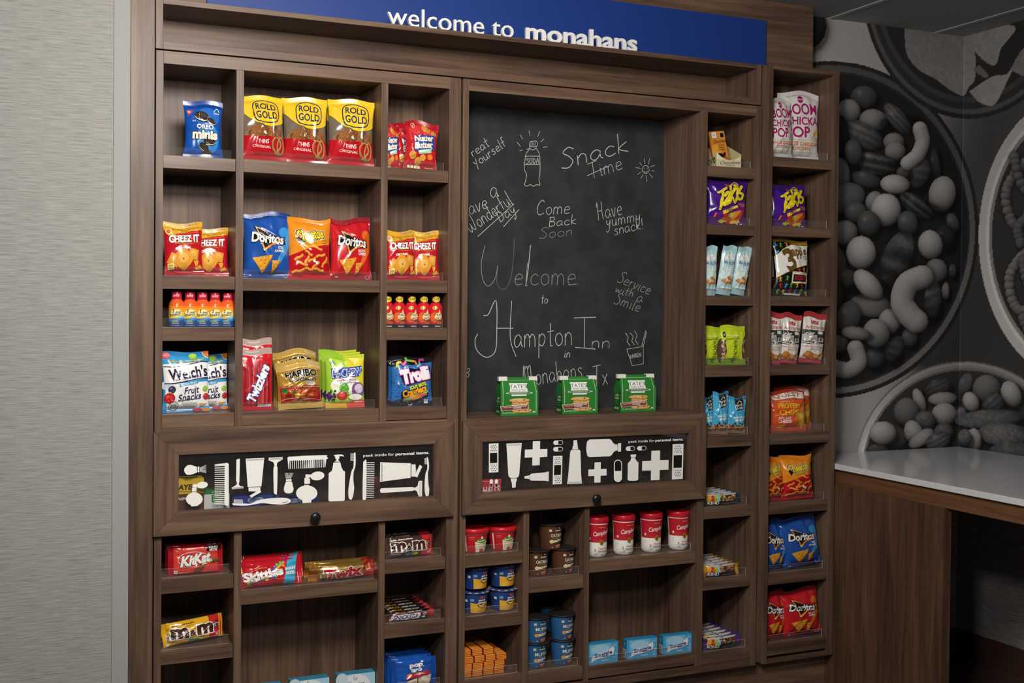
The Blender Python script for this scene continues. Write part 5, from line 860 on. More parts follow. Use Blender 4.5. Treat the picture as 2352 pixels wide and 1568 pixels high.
# narrow bags of the right hand columns
reg('takis_bag', make_bag('rolled_chip_bag', .128, .158, .05, [P('#6a1a86', (.6, .4), (1, .3), (1, 1), (.1, 1), (.2, .8)), E('#8a1f94', .85, .62, .16, .14), L('#f2da2a', ell(.68, .13, .08, .06, -15, 16), .03, True), E('#f2da2a', .68, .13, .045, .03), L('#b5602c', [(.45, .09), (.52, .12), (.6, .12)], .05), ] + sum([brush(c_, [(u+o_, v+o_) for u, v in q_], w_) for c_, w_, o_ in (('#2a0f50', .1, .012), ('#f4dd2c', .066, 0)) for q_ in (((.22, .3), (.44, .165)), ((.33, .25), (.255, .675)), ((.37, .37), (.42, .29), (.475, .28), (.455, .42), (.43, .56)), ((.45, .4), (.38, .48), (.335, .57), (.37, .57), (.44, .47)), ((.56, .14), (.48, .525)), ((.665, .19), (.53, .335)), ((.53, .335), (.61, .51)), ((.725, .2), (.66, .465)), ((.835, .15), (.75, .27), (.86, .305), (.83, .4), (.745, .425), (.73, .38)))], []) + [P('#f2dc30', (.33, .71), (.68, .56), (.7, .61), (.36, .79)), T('#2a1240', 'FUEGO', .5, .67, .2, .06, 22, .02, .1), T('#e88a4a', 'HOT CHILI PEPPER', .84, .535, .22, .03, -2, .02), T('#e88a4a', '& LIME', .86, .57, .14, .026, -2, .02), P('#e8902c', (.3, .95), (.45, .78), (.62, .72), (.8, .66), (.85, .78), (.78, .95)), P('#b5301c', (.5, .82), (.56, .78), (.64, .98), (.5, .99)), P('#c4421f', (.66, .9), (.84, .66), (.9, .7), (.75, .95)), E('#c42c1c', .43, .81, .06, .05), E('#b9d44a', .56, .8, .07, .06), E('#dcea8a', .56, .8, .045, .038), E('#a9cc3c', .38, .94, .06, .04), P('#f0c23c', (.56, .94), (.8, .86), (.82, .94), (.6, .99)), L('#e8702c', [(.18, .76), (.16, .86)], .035), B(W0, .72, .965, .78, .985), B(W0, .82, .965, .88, .985)], '#45178a', '#3c1378', pinch=.09, seed=120, wr=1.2, sag=-.002))
reg('teal_bag', make_bag('rolled_chip_bag', .128, .15, .045, [E('#2f8cb0', .4, .6, .35, .2), P('#e2e2c8', (.0, .8), (.4, .76), (.5, .95), (.0, .98)), T('#a8c86a', 'Zombie', .5, .3, .6, .2, 10, .04)], '#175a78', '#12303c', pinch=.07, seed=121))
nutcol = ['#b8763a', '#d89a56', '#9a5a2a', '#e8c48a', '#7a4422']
reg('cashew_bag', make_bag('cashew_bag', .054, .158, .026, [P('#f4f5f2', *[(.52+(.44 if k % 2 else .3)*math.cos(R_(180+k*9)), .27-(.13 if k % 2 else .085)*abs(math.sin(R_(k*9)))) for k in range(21)]), T('#c9cdc8', 'NUT', .52, .225, .36, .04, 0, .02), B('#c4dfe6', 0, .27, 1, .42), T('#1f5a86', 'SEA SALTED', .56, .335, .84, .055, 0, .04), B('#5a98b8', .3, .375, .42, .378), T('#3a84aa', 'WHOLE', .56, .375, .2, .02, 0, .02), T('#f4f6f4', 'CASHEWS', .52, .48, .92, .13, 3, .015), E('#d9f0ec', .5, .62, .5, .1)] + [E('#c9813c', .3, .7, .16, .03, 25), E('#b8702c', .6, .65, .12, .05, 80), E('#dd9a50', .62, .63, .09, .035, 70), E('#d88f48', .8, .68, .13, .035, -30), E('#c47c38', .5, .74, .2, .03, 5), E('#e8b878', .48, .73, .12, .014, 5), E('#c07430', .78, .74, .12, .026, 10), E('#e0a860', .3, .69, .1, .014, 25), B('#f2f4f2', .2, .835, 1, .87), B('#9cbcc4', .25, .785, .6, .79)], '#b7dbe0', '#a8d0d6', pinch=.03, seed=130, st=.014, wr=.7, sag=-.002))
reg('pistachio_bag', make_bag('pistachio_bag', .092, .115, .03, [E('#5a4632', 1.0, .6, .2, .33), E('#5a4632', 0.0, .62, .18, .3)] + scatter(['#c9a878', '#a8844e', '#8a6a3c', '#d8bc8c', '#a5945a', '#6e3a4a'], .84, .34, .99, .88, 34, .035, .032, 7) + scatter(['#c9a878', '#a8844e', '#8a6a3c', '#d8bc8c', '#a5945a', '#6e3a4a'], .01, .36, .14, .88, 30, .035, .032, 8) + [E('#1d1d16', .1, .225, .055, .065), L('#e8ec9a', [(.07, .22), (.1, .25), (.13, .2)], .02), T('#f2f5b0', 'Wonderful', .42, .25, .5, .05, 3, .02), T('#5a6a1a', 'Roasted & Salted', .42, .315, .52, .04, 3, .01), T('#3a4a14', 'PISTACHIOS', .5, .65, .72, .105, 88, .0)], '#c9dc2c', '#c4d82e', bseal='#7aa020', pinch=.03, seed=133, wr=.6, sag=-.003))
reg('nut_medley_bag', make_bag('nut_medley_bag', .056, .15, .028, [P('#2a2421', (.3, 0), (.78, 0), (.84, .33), (.4, .37)), T('#e8e4dc', 'SECOND', .58, .21, .34, .06, 8, .03), T('#e8e4dc', 'NATURE', .6, .295, .36, .06, 8, .03), L('#e8e4dc', [(.45, .16), (.58, .1), (.7, .15)], .03), B('#2f78b0', .84, .03, .98, .12), B('#d8d84a', .86, .1, .96, .12), B('#2f7fa6', .45, .42, .75, .426), T('#e6f2f4', 'SIMPLICITY', .6, .55, .76, .06, 8, .04), T('#e6f2f4', 'MEDLEY', .62, .625, .58, .06, 8, .04), B('#8a6448', 0, .8, 1, 1)] + scatter(nutcol+['#2a1a14', '#5a2a1a'], .05, .76, .95, .9, 60, .07, .022, 12) + [E('#1f1714', .35, .72, .05, .02), E('#8a4a2a', .62, .7, .06, .022), E('#1f1714', .75, .73, .05, .02)], '#4fb0da', '#3f9cc8', bseal='#7a5a44', pinch=.06, seed=137, st=.012, wr=1.2, sag=-.004))
def kind(name, wrap, seed, nuts):
    return make_bag(name, .128, .034, .034, [B('#c4c8cc', .1, 0, .9, .12), P('#3a2a20', (.4, .1), (.87, .1), (.87, .62), (.4, .62))] + scatter(nuts, .42, .14, .86, .58, 40, .03, .1, seed) + [B('#15110f', .11, .62, .89, 1), P('#e8a42c', (.11, .08), (.2, .08), (.19, .6), (.11, .6)), P('#d23c28', (.19, .08), (.26, .08), (.26, .6), (.19, .6)), P('#a9c02c', (.26, .08), (.33, .08), (.33, .6), (.26, .6)), P('#9cc8dc', (.33, .08), (.4, .16), (.41, .6), (.33, .6)), T(W0, 'KIND', .245, .72, .26, .24, 0, .02), B('#8a8680', .13, .9, .34, .93), B('#b8b4ae', .44, .78, .84, .8), B('#8a8680', .5, .88, .8, .9)], '#262220', wrap, bseal=wrap, st=.0145, sb=.0145, horiz=True, boxy=5, pinch=0, seed=seed, wr=.25, wave=.004)
reg('kind_blue', kind('nut_bar', '#16405a', 140, ['#d8a450', '#e8c080', '#a86a2c', '#6a3a22', '#c88a3c'])); reg('kind_yellow', kind('nut_bar', '#d0982a', 141, ['#a8623a', '#8a4a30', '#c88050', '#d8a878'])); reg('kind_purple', kind('nut_bar', '#4c2f86', 142, ['#6a3a22', '#3a1f14', '#d8c4a0', '#8a4a2a', '#a86a3c']))
reg('popcorn_bag', make_bag('popcorn_bag', .148, .228, .06, [T('#b3176e', 'BOOM', .52, .25, .78, .155, 2, .02), T('#b3176e', 'CHICKA', .52, .42, .86, .12, 1, .02), T('#b3176e', 'POP', .4, .585, .6, .165, 1, .02), E('#b3176e', .5, .125, .075, .045), B('#f2ece8', .42, .115, .58, .135), T('#b3176e', "ANGIE'S", .5, .125, .17, .024, 0, .02), T('#c8787a', 'REAL SIMPLE INGREDIENTS', .5, .065, .62, .014), P('#d8a03a', (.78, .66), (.8, .58), (.92, .52), (1, .56), (1, .66)), P('#e8c070', (.8, .58), (.92, .52), (1, .54), (.9, .6)), E('#f2ead8', .9, .63, .06, .035), E('#e6d8bc', .84, .65, .05, .025), B('#e8b888', 0, .7, 1, .703), T('#df7a2c', 'WHITE CHEDDAR', .5, .755, .92, .055, 0, .015), T('#df7a2c', 'POPCORN', .48, .82, .46, .045, 0, .005), B('#d8a8a0', 0, .875, 1, .877)], '#e9e6e2', '#e4e0dc', pinch=.07, seed=150, wr=1.1, sag=-.004))
def doll(u, v, s, c, d=0):
    k, t = math.cos(R_(d)), math.sin(R_(d)); f = lambda x, y: (u+(x*k-y*t)*s, v+(x*t+y*k)*s*.72)
    return [E(c, *f(0, -.62), s*.2, s*.18), P(c, f(-.16, -.45), f(.16, -.45), f(.6, -.55), f(.62, -.38), f(.2, -.2), f(.2, .1), f(.42, .75), f(.22, .8), f(0, .25), f(-.22, .8), f(-.42, .75), f(-.2, .1), f(-.2, -.2), f(-.6, -.25), f(-.62, -.42))]
dc = ['#4f9adc', '#6ac23c', '#e8a82c', '#d02a3a']
reg('voodoo_bag', make_bag('potato_chip_bag', .125, .192, .055, sum([doll(u, v, .075, dc[i % 4], (i*37) % 50-25) for i, (u, v) in enumerate(((.06, .1), (.2, .12), (.36, .11), (.5, .12), (.08, .25), (.93, .55), (.8, .55), (.62, .56), (.5, .62), (.3, .7), (.12, .72), (.14, .83), (.28, .83), (.42, .82), (.58, .82), (.74, .82), (.9, .83), (.1, .93), (.25, .94), (.42, .92), (.58, .93), (.75, .92), (.92, .95), (.35, .56), (.6, .7)))], [])
    + [P('#edcf4a', (0, .32), (.2, .2), (.5, .105), (.75, .08), (1, .08), (1, .46), (.8, .475), (.5, .53), (.25, .61), (.02, .7)), P('#efedea', (0, .33), (.2, .21), (.5, .115), (.75, .09), (1, .09), (1, .45), (.8, .465), (.5, .52), (.25, .6), (.02, .69)), T('#6f5520', '3', .36, .38, .3, .38, 20, .02, .1, '#2a1c0c', .015), T('#8a6424', 'app', .61, .27, .34, .17, 8, .03, .05, '#2a1c0c', .02), T('#8a6424', 's', .87, .22, .1, .11, 8, .03, .05, '#2a1c0c', .02), T('#3c3a36', 'POTATO', .86, .315, .16, .026, 5, .01), T('#3c3a36', 'CHIPS', .87, .35, .13, .026, 5, .01), E('#d02a3a', .74, .14, .025, .025), P('#c9c43c', (.41, .58), (.91, .6), (.9, .79), (.4, .79)), P('#f0eeea', (.425, .59), (.895, .61), (.885, .78), (.415, .78)), P('#1a1416', (.45, .63), (.87, .645), (.86, .76), (.44, .76)), T('#c81f30', 'VOODOO', .655, .695, .36, .09, -2, .02), T('#4a463e', 'New Orleans Kettle Style', .66, .615, .36, .02, -3), P('#e9e7e2', (.27, .955), (.72, .965), (.71, .995), (.26, .985)), T('#4a463e', 'NET WT 2 OZ', .49, .975, .36, .014, -2), P('#4a433c', (.88, .47), (.95, .36), (1, .42), (.99, .55), (.92, .6)), E('#a8a43c', .94, .54, .03, .06)], '#17151a', '#b08a26', bseal='#17151a', pinch=.06, seed=155, wr=1.1, st=.012, sag=.002))
reg('pretzel_nugget_bag', make_bag('pretzel_nugget_bag', .078, .172, .038, [B('#b5343a', 0, 0, 1, .105), T('#b8343a', 'utz', .47, .185, .34, .075, 2, .05), T('#8a7a70', '& CO', .47, .225, .1, .018), T('#b84a3c', 'ANDERSON', .5, .285, .84, .055, 0, .015), B('#3a3836', 0, .335, 1, .615), P('#c9c7c0', (.0, .43), (.55, .43), (.6, .5), (.6, .57), (0, .57)), P('#dedcd4', (.05, .43), (.14, .385), (.45, .385), (.35, .43)), P('#5a5854', (.12, .43), (.2, .39), (.24, .39), (.18, .43)), P('#b8b6b0', (.65, .48), (.92, .48), (.92, .56), (.65, .57)), B('#2a2826', .74, .49, .82, .54), P('#d0cec8', (.6, .35), (.85, .35), (.85, .41), (.62, .41)), P('#e6e4de', (0, .58), (1, .6), (1, .615), (0, .6)), E('#e4e2dc', .42, .58, .09, .045), E('#55534e', .42, .58, .055, .027), E('#e4e2dc', .57, .59, .09, .045), E('#55534e', .57, .59, .055, .027), T('#b5544a', 'PEANUT BUTTER FILLED', .5, .665, .94, .03, 0, .0), T('#c08a80', 'PRETZEL NUGGETS', .55, .71, .46, .018), P('#a8602a', (.06, .86), (.22, .75), (.5, .79), (.42, .92)), P('#d08a3c', (.1, .84), (.24, .76), (.46, .8), (.38, .88)), E('#b86c2c', .6, .86, .16, .055, -10), E('#dca050', .6, .85, .11, .035, -10), P('#7a4426', (.7, .83), (.9, .78), (.95, .8), (.8, .84)), E('#c89a44', .9, .83, .07, .04), T('#c9b8b0', 'NET WT 2.5 OZ', .6, .955, .6, .018)], '#e9e5dc', '#b5343a', bseal='#b5343a', pinch=.05, seed=160, wr=.9, sag=-.003))
reg('protein_chip_bag', make_bag('protein_chip_bag', .122, .148, .045, [B('#a02c1c', 0, 0, 1, .06), P('#f0eae4', (.02, .1), (.95, .04), (.97, .2), (.12, .22), (.06, .19)), T('#b5562c', 'QUEST', .48, .13, .78, .12, 1, .015), P('#e08a34', (.95, .3), (1, .4), (1, .9), (.72, .8), (.6, .7)), T('#f4d8a0', 'TORTILLA', .36, .275, .3, .04, 0, .02), T('#e8a868', 'STYLE', .66, .275, .24, .036), T('#f2c02c', 'PROTEIN', .47, .38, .6, .13, -1, .03), T('#f2c02c', 'CHIPS', .46, .54, .54, .14, -1, .03), T('#f6efe6', 'NACHO', .34, .68, .34, .07, 0, .03), T('#f6efe6', 'CHEESE', .35, .76, .36, .07, 0, .03), P('#d09a2c', (.66, .55), (.98, .48), (.95, .8), (.85, .95)), P('#e2b84a', (.7, .57), (.94, .52), (.86, .78)), P('#c88a28', (.6, .78), (.85, .76), (.7, .9)), E('#f2b02c', .28, .885, .14, .035), B('#f2c8a8', .08, .6, .2, .61)], '#d8552a', '#b53a1e', bseal='#c24a26', pinch=.05, seed=165, wr=1.2, sag=.001))
# cookie bags with rolled tops and white tin ties
def cookie_sack():
    root = thing('cookie_sack', '', ''); w_, h_, d = .098, .128, .056; mb = MB(); G = '#2f7d33'; G2 = '#215f27'; x = w_/2; zm = .62*h_
    def fy(z): return -d/2 if z < zm else -d/2+(d/2-.006)*((z-zm)/(h_-zm))**1.15
    def fx(z): return 1 if z < zm else 1-.07*(z-zm)/(h_-zm)
    fm = lambda a, z, e: (a*fx(z), fy(z)-e-.0012*math.sin(z*70)*math.sin(a*60)*(1-abs(a)/x*.6), z)
    mb.grid(lambda u, v: fm((u-.5)*w_, v*h_, 0), 16, 24, mat(G, 'film')); mb.grid(lambda u, v: (fm((u-.5)*w_, v*h_, 0)[0], -fy(v*h_), v*h_), 16, 24, mat(G, 'film'), flip=True)
    for sg in (-1, 1):
        def sd(u, v, sg=sg):
            z = v*h_; y0 = fy(z); tuck = .016*max(0., (z-.35*h_)/(.65*h_))*(1-abs(2*u-1)); return (sg*(x*fx(z)-tuck), y0*(1-2*u), z)
        mb.grid(sd, 10, 24, mat(G2, 'film'), smooth=False, flip=sg < 0)
    C = '#d9ab66'
    els = [L('#dfe8d2', [(.06, .06), (.94, .06), (.94, .93), (.06, .93)], .012, True), P('#f2f3ee', (.22, .14), (.74, .14), (.7, .21), (.72, .36), (.24, .36), (.26, .22)), T('#3a4a34', "TATE'S", .48, .225, .46, .1, 0, .0), T('#7a8a70', 'BAKE SHOP', .48, .315, .38, .04), P('#2c6a30', (.2, .375), (.78, .375), (.78, .42), (.2, .42)), L('#f2f3ee', [(.2, .375), (.78, .375)], .008), L('#f2f3ee', [(.2, .42), (.78, .42)], .008), T('#dfe8d2', 'SOUTHAMPTON, NY', .49, .398, .42, .022), B('#f2f3ee', .28, .435, .68, .475), B('#f2f3ee', .14, .385, .2, .41), B('#f2f3ee', .78, .385, .84, .41)]
    for i, (u, v, a) in enumerate(((.56, .86, .26), (.52, .79, .23), (.5, .73, .24), (.52, .66, .23), (.49, .585, .27))): els += [E('#a8743a', u, v+.015, a, .055), E(C, u, v, a, .052), E('#e4bc80', u-.04, v-.012, a*.6, .026)] + scatter(['#6a4024'], u-a*.7, v-.03, u+a*.7, v+.025, 4, .02, .012, i)
    els += [P('#f0e4dc', (-.02, .745), (.72, .695), (.72, .825), (.02, .87)), P('#7a4030', (0, .755), (.71, .705), (.71, .815), (.03, .86)), T('#f4e9e2', 'CHOCOLATE CHIP', .5, .745, .36, .04, 3, .02), T('#f4e9e2', 'COOKIES', .43, .79, .22, .04, 3, .02), T('#e8c8b8', 'independent', .18, .775, .26, .035, 4), T('#dfe8d2', 'NET WT. 2.5 OZ', .25, .915, .26, .022), E('#dfe8d2', .87, .9, .03, .022)]
    print_on(mb, els, w_, h_, fm, 'film', .005)
    sm = lambda a, z, e: (-x*fx(z)-e+.016*max(0., (z-.35*h_)/(.65*h_))*(1-abs(2*a/d)), a if z < zm else a*abs(fy(z))/(d/2), z)
    print_on(mb, [T('#dfe8d2', 'CRISP', .5, .55, .5, .05), T('#dfe8d2', 'COOKIES', .5, .63, .6, .05), T('#dfe8d2', 'BAKING', .5, .9, .6, .06, 0, .02), B('#8ab88a', .25, .7, .7, .71), B('#8ab88a', .25, .76, .7, .77)], d, h_, lambda a, z, e: sm(-a, z, e), 'film', .005)
    mb.box(-x*.93, x*.93, -.0085, .006, h_-.012, h_+.002, mat(G, 'film'), .002); mb.obj('sack', root)
    for sg in (-1, 1): t_ = MB(); t_.box(sg*x*.8-.011, sg*x*.8+.011, -.0105, .0085, h_-.011, h_+.004, mat('#eceae4', 'card'), .0012); t_.obj('tin_tie', root)
    root['_dim'] = (w_, h_, d); return root
reg('cookie_sack', cookie_sack())
# peanut butter cracker packs
def cracker_pack():
    mb = MB(); q = random.Random(3); w_, d, h_ = .04, .15, .0235
    for r in range(4):
        z0 = r*.0059
        mb.box(-w_/2+q.uniform(0, .0012), w_/2-q.uniform(0, .0012), -d/2+q.uniform(0, .002), d/2, z0, z0+.0042, mat('#ec9234', 'card'), .0012)
        if r < 3: mb.box(-w_/2+.002, w_/2-.002, -d/2+.003, d/2-.003, z0+.0042, z0+.0059, mat('#b8742f', 'card'))
    for y in (-.036, 0, .036): mb.box(-w_/2+.001, w_/2-.001, y-.0012, y+.0012, .0002, .0222, mat('#8c4a20', 'card'))
    o = thing('cracker_pack', '', ''); mb.obj('crackers', o)
    wm = MB(); wm.box(-w_/2-.0012, -w_/2-.0002, -d/2, d/2, 0, h_-.001, mat('#8a1a20', 'film')); wm.box(w_/2+.0002, w_/2+.0012, -d/2, d/2, 0, h_-.001, mat('#8a1a20', 'film')); wm.obj('wrapper', o)
    o['_dim'] = (w_, h_, d); return o
reg('cracker_pack', cracker_pack())
# chocolate bars and their counter tray
reg('chocolate_bar', make_box('chocolate_bar', .075, .15, .012, [E('#e8a23a', .3, .55, .3, .16), B('#f1eeea', .17, .03, .46, .19), T('#5a5550', '55%', .31, .11, .16, .06), B('#2a1a14', .7, .06, .93, .19), L('#e8d8c8', [(.68, .05), (.95, .05), (.95, .21), (.68, .21)], .02, True), T('#2a1a14', 'Chocolove', .6, .29, .84, .11, 2, .005, .3), T('#4a2a14', 'Almonds', .62, .41, .4, .05, 2, .0, .2), T('#4a2a14', 'Salted', .62, .48, .36, .04, 0, .01), T('#4a2a14', 'Caramel', .62, .54, .42, .04, 0, .01)] + scatter(['#2a1c1c', '#3c2a28', '#1c1212'], .15, .66, .95, .8, 22, .09, .04, 15) + [P('#b5642c', (.4, .82), (.8, .74), (1, .8), (1, 1), (.4, 1))], '#d98a30', '#a85c1f', '#c47828', fin='film'))
def bar_tray():
    mb = MB(); w_, d = .115, .13; c = mat('#e9e0b8', 'card'); c2 = mat('#cfc493', 'card'); t_ = .0015
    fr = [(-w_/2, 0), (w_/2, 0), (w_/2, .058)]+[(w_/2-w_*k/10, .034+.03*(2*k/10-.9)**2) for k in range(1, 10)]+[(-w_/2, .068)]
    mb.prism(fr, -d/2, -d/2+t_, c); mb.box(-w_/2, w_/2, d/2-t_, d/2, 0, .135, c2); mb.box(-w_/2, w_/2, -d/2, d/2, 0, t_, c2)
    for sg in (-1, 1):
        o = [(-d/2, 0), (d/2, 0), (d/2, .135), (-d/2, .064)]; m2 = MB(); m2.prism(o, 0, t_, c2); vs = [(sg*(w_/2-y), a, z) for a, y, z in m2.v]; mb.add(vs, [f_[::-1] if sg > 0 else f_ for f_ in m2.f], c2)
    print_on(mb, [T('#2a241c', 'Chocolove', .56, .62, .78, .26, 4, .005, .3), T('#2a241c', 'xoxox', .56, .86, .4, .05, 2)], w_, .06, lambda a, z, e: (a, -d/2-e, z), 'card', .5)
    print_on(mb, [T('#2a241c', 'love', .72, .62, .5, .5, 12, .012, .3)], d, .09, lambda a, z, e: (-w_/2-e, -a, z), 'card', .5)
    o = mb.obj('display_tray'); o['_dim'] = (w_, .135, d); return o
reg('bar_tray', bar_tray())
# ---------------------------------------------------------------- the goods on the shelves
e = .0006
def top(c, i): return SH[c][i][0]+e
G = 'snack bags on the upper shelves'
place('cookie_bag', 'blue bag of mini chocolate sandwich cookies alone on the top left shelf', 'snack bag', None, 421, 512.5, 231, .062, top('A', 0), 0, 4, -3)
g = 'pretzel bags on the top wide shelf'
place('pretzel_bag', 'yellow and red pretzel bag partly hidden by the left divider on the top shelf', 'snack bag', g, 553, 661, 217, .066, top('B', 0), -2, 7, 6)
place('pretzel_bag', 'yellow and red pretzel bag with a raised corner between two others on the top shelf', 'snack bag', g, 651, 752, 220, .075, top('B', 0), 0, 5, -6)
place('pretzel_bag', 'yellow and red pretzel bag nearest the right divider on the top wide shelf', 'snack bag', g, 753, 859, 226, .066, top('B', 0), 1, 4, -3)
place('pretzel_bag', 'pretzel bag hidden behind the right one of the front row on the top shelf', 'snack bag', g, 750, 838, 238, .14, top('B', 0), 0, 4)
g = 'red cookie bite bags'
place('cookie_bites_bag', 'red bag of round peanut butter cookie bites standing free in front of another', 'snack bag', g, 927, 1003, 281, .056, top('C', 0), 3, 3, -4)
place('cookie_bites_bag', 'red bag of cookie bites cut off by the left divider of its cubby', 'snack bag', g, 864, 921, 284, .075, top('C', 0), 0, 4, 4)
place('cookie_bites_bag', 'dark red cookie bites bag seen behind and between the two front ones', 'snack bag', g, 898, 968, 286, .14, top('C', 0), 0, 3, 20)
g = 'red and yellow cheese cracker bags'
place('cheese_cracker_bag', 'cheese cracker bag in front, leftmost one on the shelf beside the striped wall', 'snack bag', g, 377, 470, 512, .056, top('A', 1), -1, 5, 4)
place('cheese_cracker_bag', 'cheese cracker bag tucked half behind its twin on the left column shelf', 'snack bag', g, 441, 533, 524, .105, top('A', 1), 0, 5, -3)
place('cheese_cracker_bag', 'cheese cracker bag cut off by the divider, right of the red chips', 'snack bag', g, 884, 960, 530, .062, top('C', 1), 0, 5, 10)
place('cheese_cracker_bag', 'cheese cracker bag with torn corner beside the wide stile next to the chalkboard', 'snack bag', g, 948, 1019, 531, .085, top('C', 1), 0, 5, -6)
place('blue_chip_bag', 'tall blue tortilla chip bag on the middle wide shelf', 'snack bag', 'tortilla chip bags', 560, 669, 487, .068, top('B', 1), 0, 5, -3)
place('cheese_puff_bag', 'orange and red cheese puff bag between blue and red chip bags', 'snack bag', 'cheese puff bags', 662, 761, 496, .062, top('B', 1), 0, 4, 0)
place('cheese_puff_bag', 'cheese puff bag mostly hidden behind the one between two chip bags', 'snack bag', 'cheese puff bags', 655, 745, 500, .128, top('B', 1), 0, 4, 5)
place('red_chip_bag', 'red tortilla chip bag beside the cheese puffs on the middle wide shelf', 'snack bag', 'tortilla chip bags', 759, 855, 497, .075, top('B', 1), 0, 5, 3)
W5 = ('leftmost', 'second from left', 'middle one', 'fourth from left', 'rightmost')
for i, x in enumerate((405.9, 436.2, 464.7, 493.7, 522.6)):
    place('energy_bottle', W5[i]+' of five orange, yellow and blue energy shot bottles', 'bottle', 'orange and blue energy shots', x-14.2, x+14.2, 686.5+.5*i, .05, top('A', 2), 0, 0, (-14, -6, -4, -6, -14)[i], None, True)
for i, x in enumerate((889.5, 916.3, 944.8, 972.6, 1000.5)):
    place('energy_shot', W5[i]+' of five red energy shot bottles with yellow capped labels', 'bottle', 'red energy shots', x-12.6, x+12.6, 693.8, .05, top('C', 2), 0, 0, (-8, -6, -4, -6, -8)[i], None, True)
g = 'fruit snack bags'
place('fruit_snack_bag', 'front blue and white fruit snack bag, the fully visible one', 'snack bag', g, 373, 481, 808, .056, top('A', 3), 0, 4, 2)
place('fruit_snack_bag', 'second blue and white fruit snack bag half covered by the first', 'snack bag', g, 428, 532, 813, .112, top('A', 3), 0, 3, 0)
g = 'licorice bags'
place('licorice_bag', 'front red licorice bag with diagonal white lettering beside the left divider', 'candy bag', g, 549, 626, 801, .06, top('B', 2), 0, 3, 0)
place('licorice_bag', 'taller red licorice bag standing behind the front licorice bag', 'candy bag', g, 556, 626, 778, .1, top('B', 2), 0, 3, 0)
g = 'gold gummy bear bags'
place('gold_gummy_bag', 'gold gummy bear bag at the front of its row of three', 'candy bag', g, 639, 742, 839, .05, top('B', 2), -2, 8, 2)
place('gold_gummy_bag', 'gold gummy bear bag in the middle of its row, only its top showing', 'candy bag', g, 633, 735, 828, .105, top('B', 2), 0, 5, 2)
place('gold_gummy_bag', 'rearmost gold gummy bear bag standing higher behind two others', 'candy bag', g, 628, 728, 805, .165, top('B', 2), 0, 4, 3)
g = 'fruit chew bags'
place('fruit_chew_bag', 'front green and yellow fruit chew bag with blue lettering', 'candy bag', g, 750, 837, 815, .062, top('B', 2), 0, 5, -5)
place('fruit_chew_bag', 'second green and yellow fruit chew bag just behind the front one', 'candy bag', g, 741, 828, 810, .115, top('B', 2), 0, 4, -3)
place('fruit_chew_bag', 'rear green and yellow fruit chew bag, last of three in its row', 'candy bag', g, 733, 820, 805, .17, top('B', 2), 0, 4, 0)
g = 'sour worm bags'
place('sour_worm_bag', 'front blue and black bag of sour gummy worms', 'candy bag', g, 900, 992, 821, .056, top('C', 3), 0, 4, -5)
place('sour_worm_bag', 'second sour gummy worm bag just behind the front one', 'candy bag', g, 893, 984, 820, .104, top('C', 3), 0, 3, -3)
place('sour_worm_bag', 'last sour gummy worm bag at the back of its cubby', 'candy bag', g, 890, 976, 819, .15, top('C', 3), 0, 3, 0)
g = 'red wafer bars'
f = place('wafer_bar', 'front red king size wafer bar standing on its long edge', 'candy bar', g, 386, 512, 1253, .047, top('A', 4), 0, 4)
row(f, 'wafer_bar', ('second red wafer bar behind the front one', 'rear red wafer bar, last of the row of three'), .03)
place('peanut_candy_bag', 'yellow peanut chocolate candy bag tilted at the front of its shelf', 'candy bag', 'yellow candy bags', 372, 516, 1424, .066, top('A', 5), -3, 6, 10)
place('peanut_candy_bag', 'yellow candy bag hidden behind the tilted front one', 'candy bag', 'yellow candy bags', 368, 508, 1426, .125, top('A', 5), 0, 6, 8)
g = 'red fruit candy bags'
f = place('fruit_candy_bag', 'front red fruit candy bag with blue share size stripe', 'candy bag', g, 549, 694, 1286, .05, top('B', 3), 0, 14, 3)
row(f, 'fruit_candy_bag', ('second red fruit candy bag behind the front one', 'rear red fruit candy bag peeking over the others'), .035, .002, .002, .011)
place('caramel_bar', 'front gold caramel cookie bar with red lettering', 'candy bar', 'gold caramel bars', 708, 856, 1291, .058, top('B', 3), 0, 0, 2)
row(ITEMS[-1], 'caramel_bar', ('gold caramel cookie bar lying behind the front gold one',), .048)
g = 'brown candy bags'
f = place('brown_candy_bag', 'front brown milk chocolate candy bag with red end', 'candy bag', g, 884, 996, 1231, .05, top('C', 4), 0, 10, 3)
row(f, 'brown_candy_bag', ('second brown candy bag behind the front one', 'rear brown candy bag, last of its row of three'), .042, .001, .002, .006)
f = place('peanut_bar', 'front dark brown peanut nougat bar in its row of six', 'candy bar', 'peanut nougat bars', 887, 996, 1400, .043, top('C', 5), 0, 0, 1)
row(f, 'peanut_bar', [w_+' dark brown peanut nougat bar in its row of six' for w_ in ('second', 'third', 'fourth', 'fifth', 'rearmost')], .035, 0, .003)
f = place('toaster_pastry_pack', 'front blue toaster pastry pack in the row of five', 'pastry pack', 'toaster pastry packs', 900, 1002, 1512, .046, top('C', 6), 0, 3, 0)
row(f, 'toaster_pastry_pack', [w_+' blue toaster pastry pack in the row of five' for w_ in ('second', 'third', 'fourth', 'rearmost')], .034, 0, .004)
for i, (xl, xr, yt, wd_) in enumerate(((560, 645, 1572, 'leftmost blue fabric softener sheet box, only its top edge in view'), (664.3, 752.5, 1556, 'middle pale blue fabric softener sheet box'), (772.7, 857, 1543, 'right pale blue fabric softener sheet box beside the divider'))):
    place('downy_box', wd_, 'box', 'fabric softener boxes', xl, xr, yt, .046, top('B', 4))
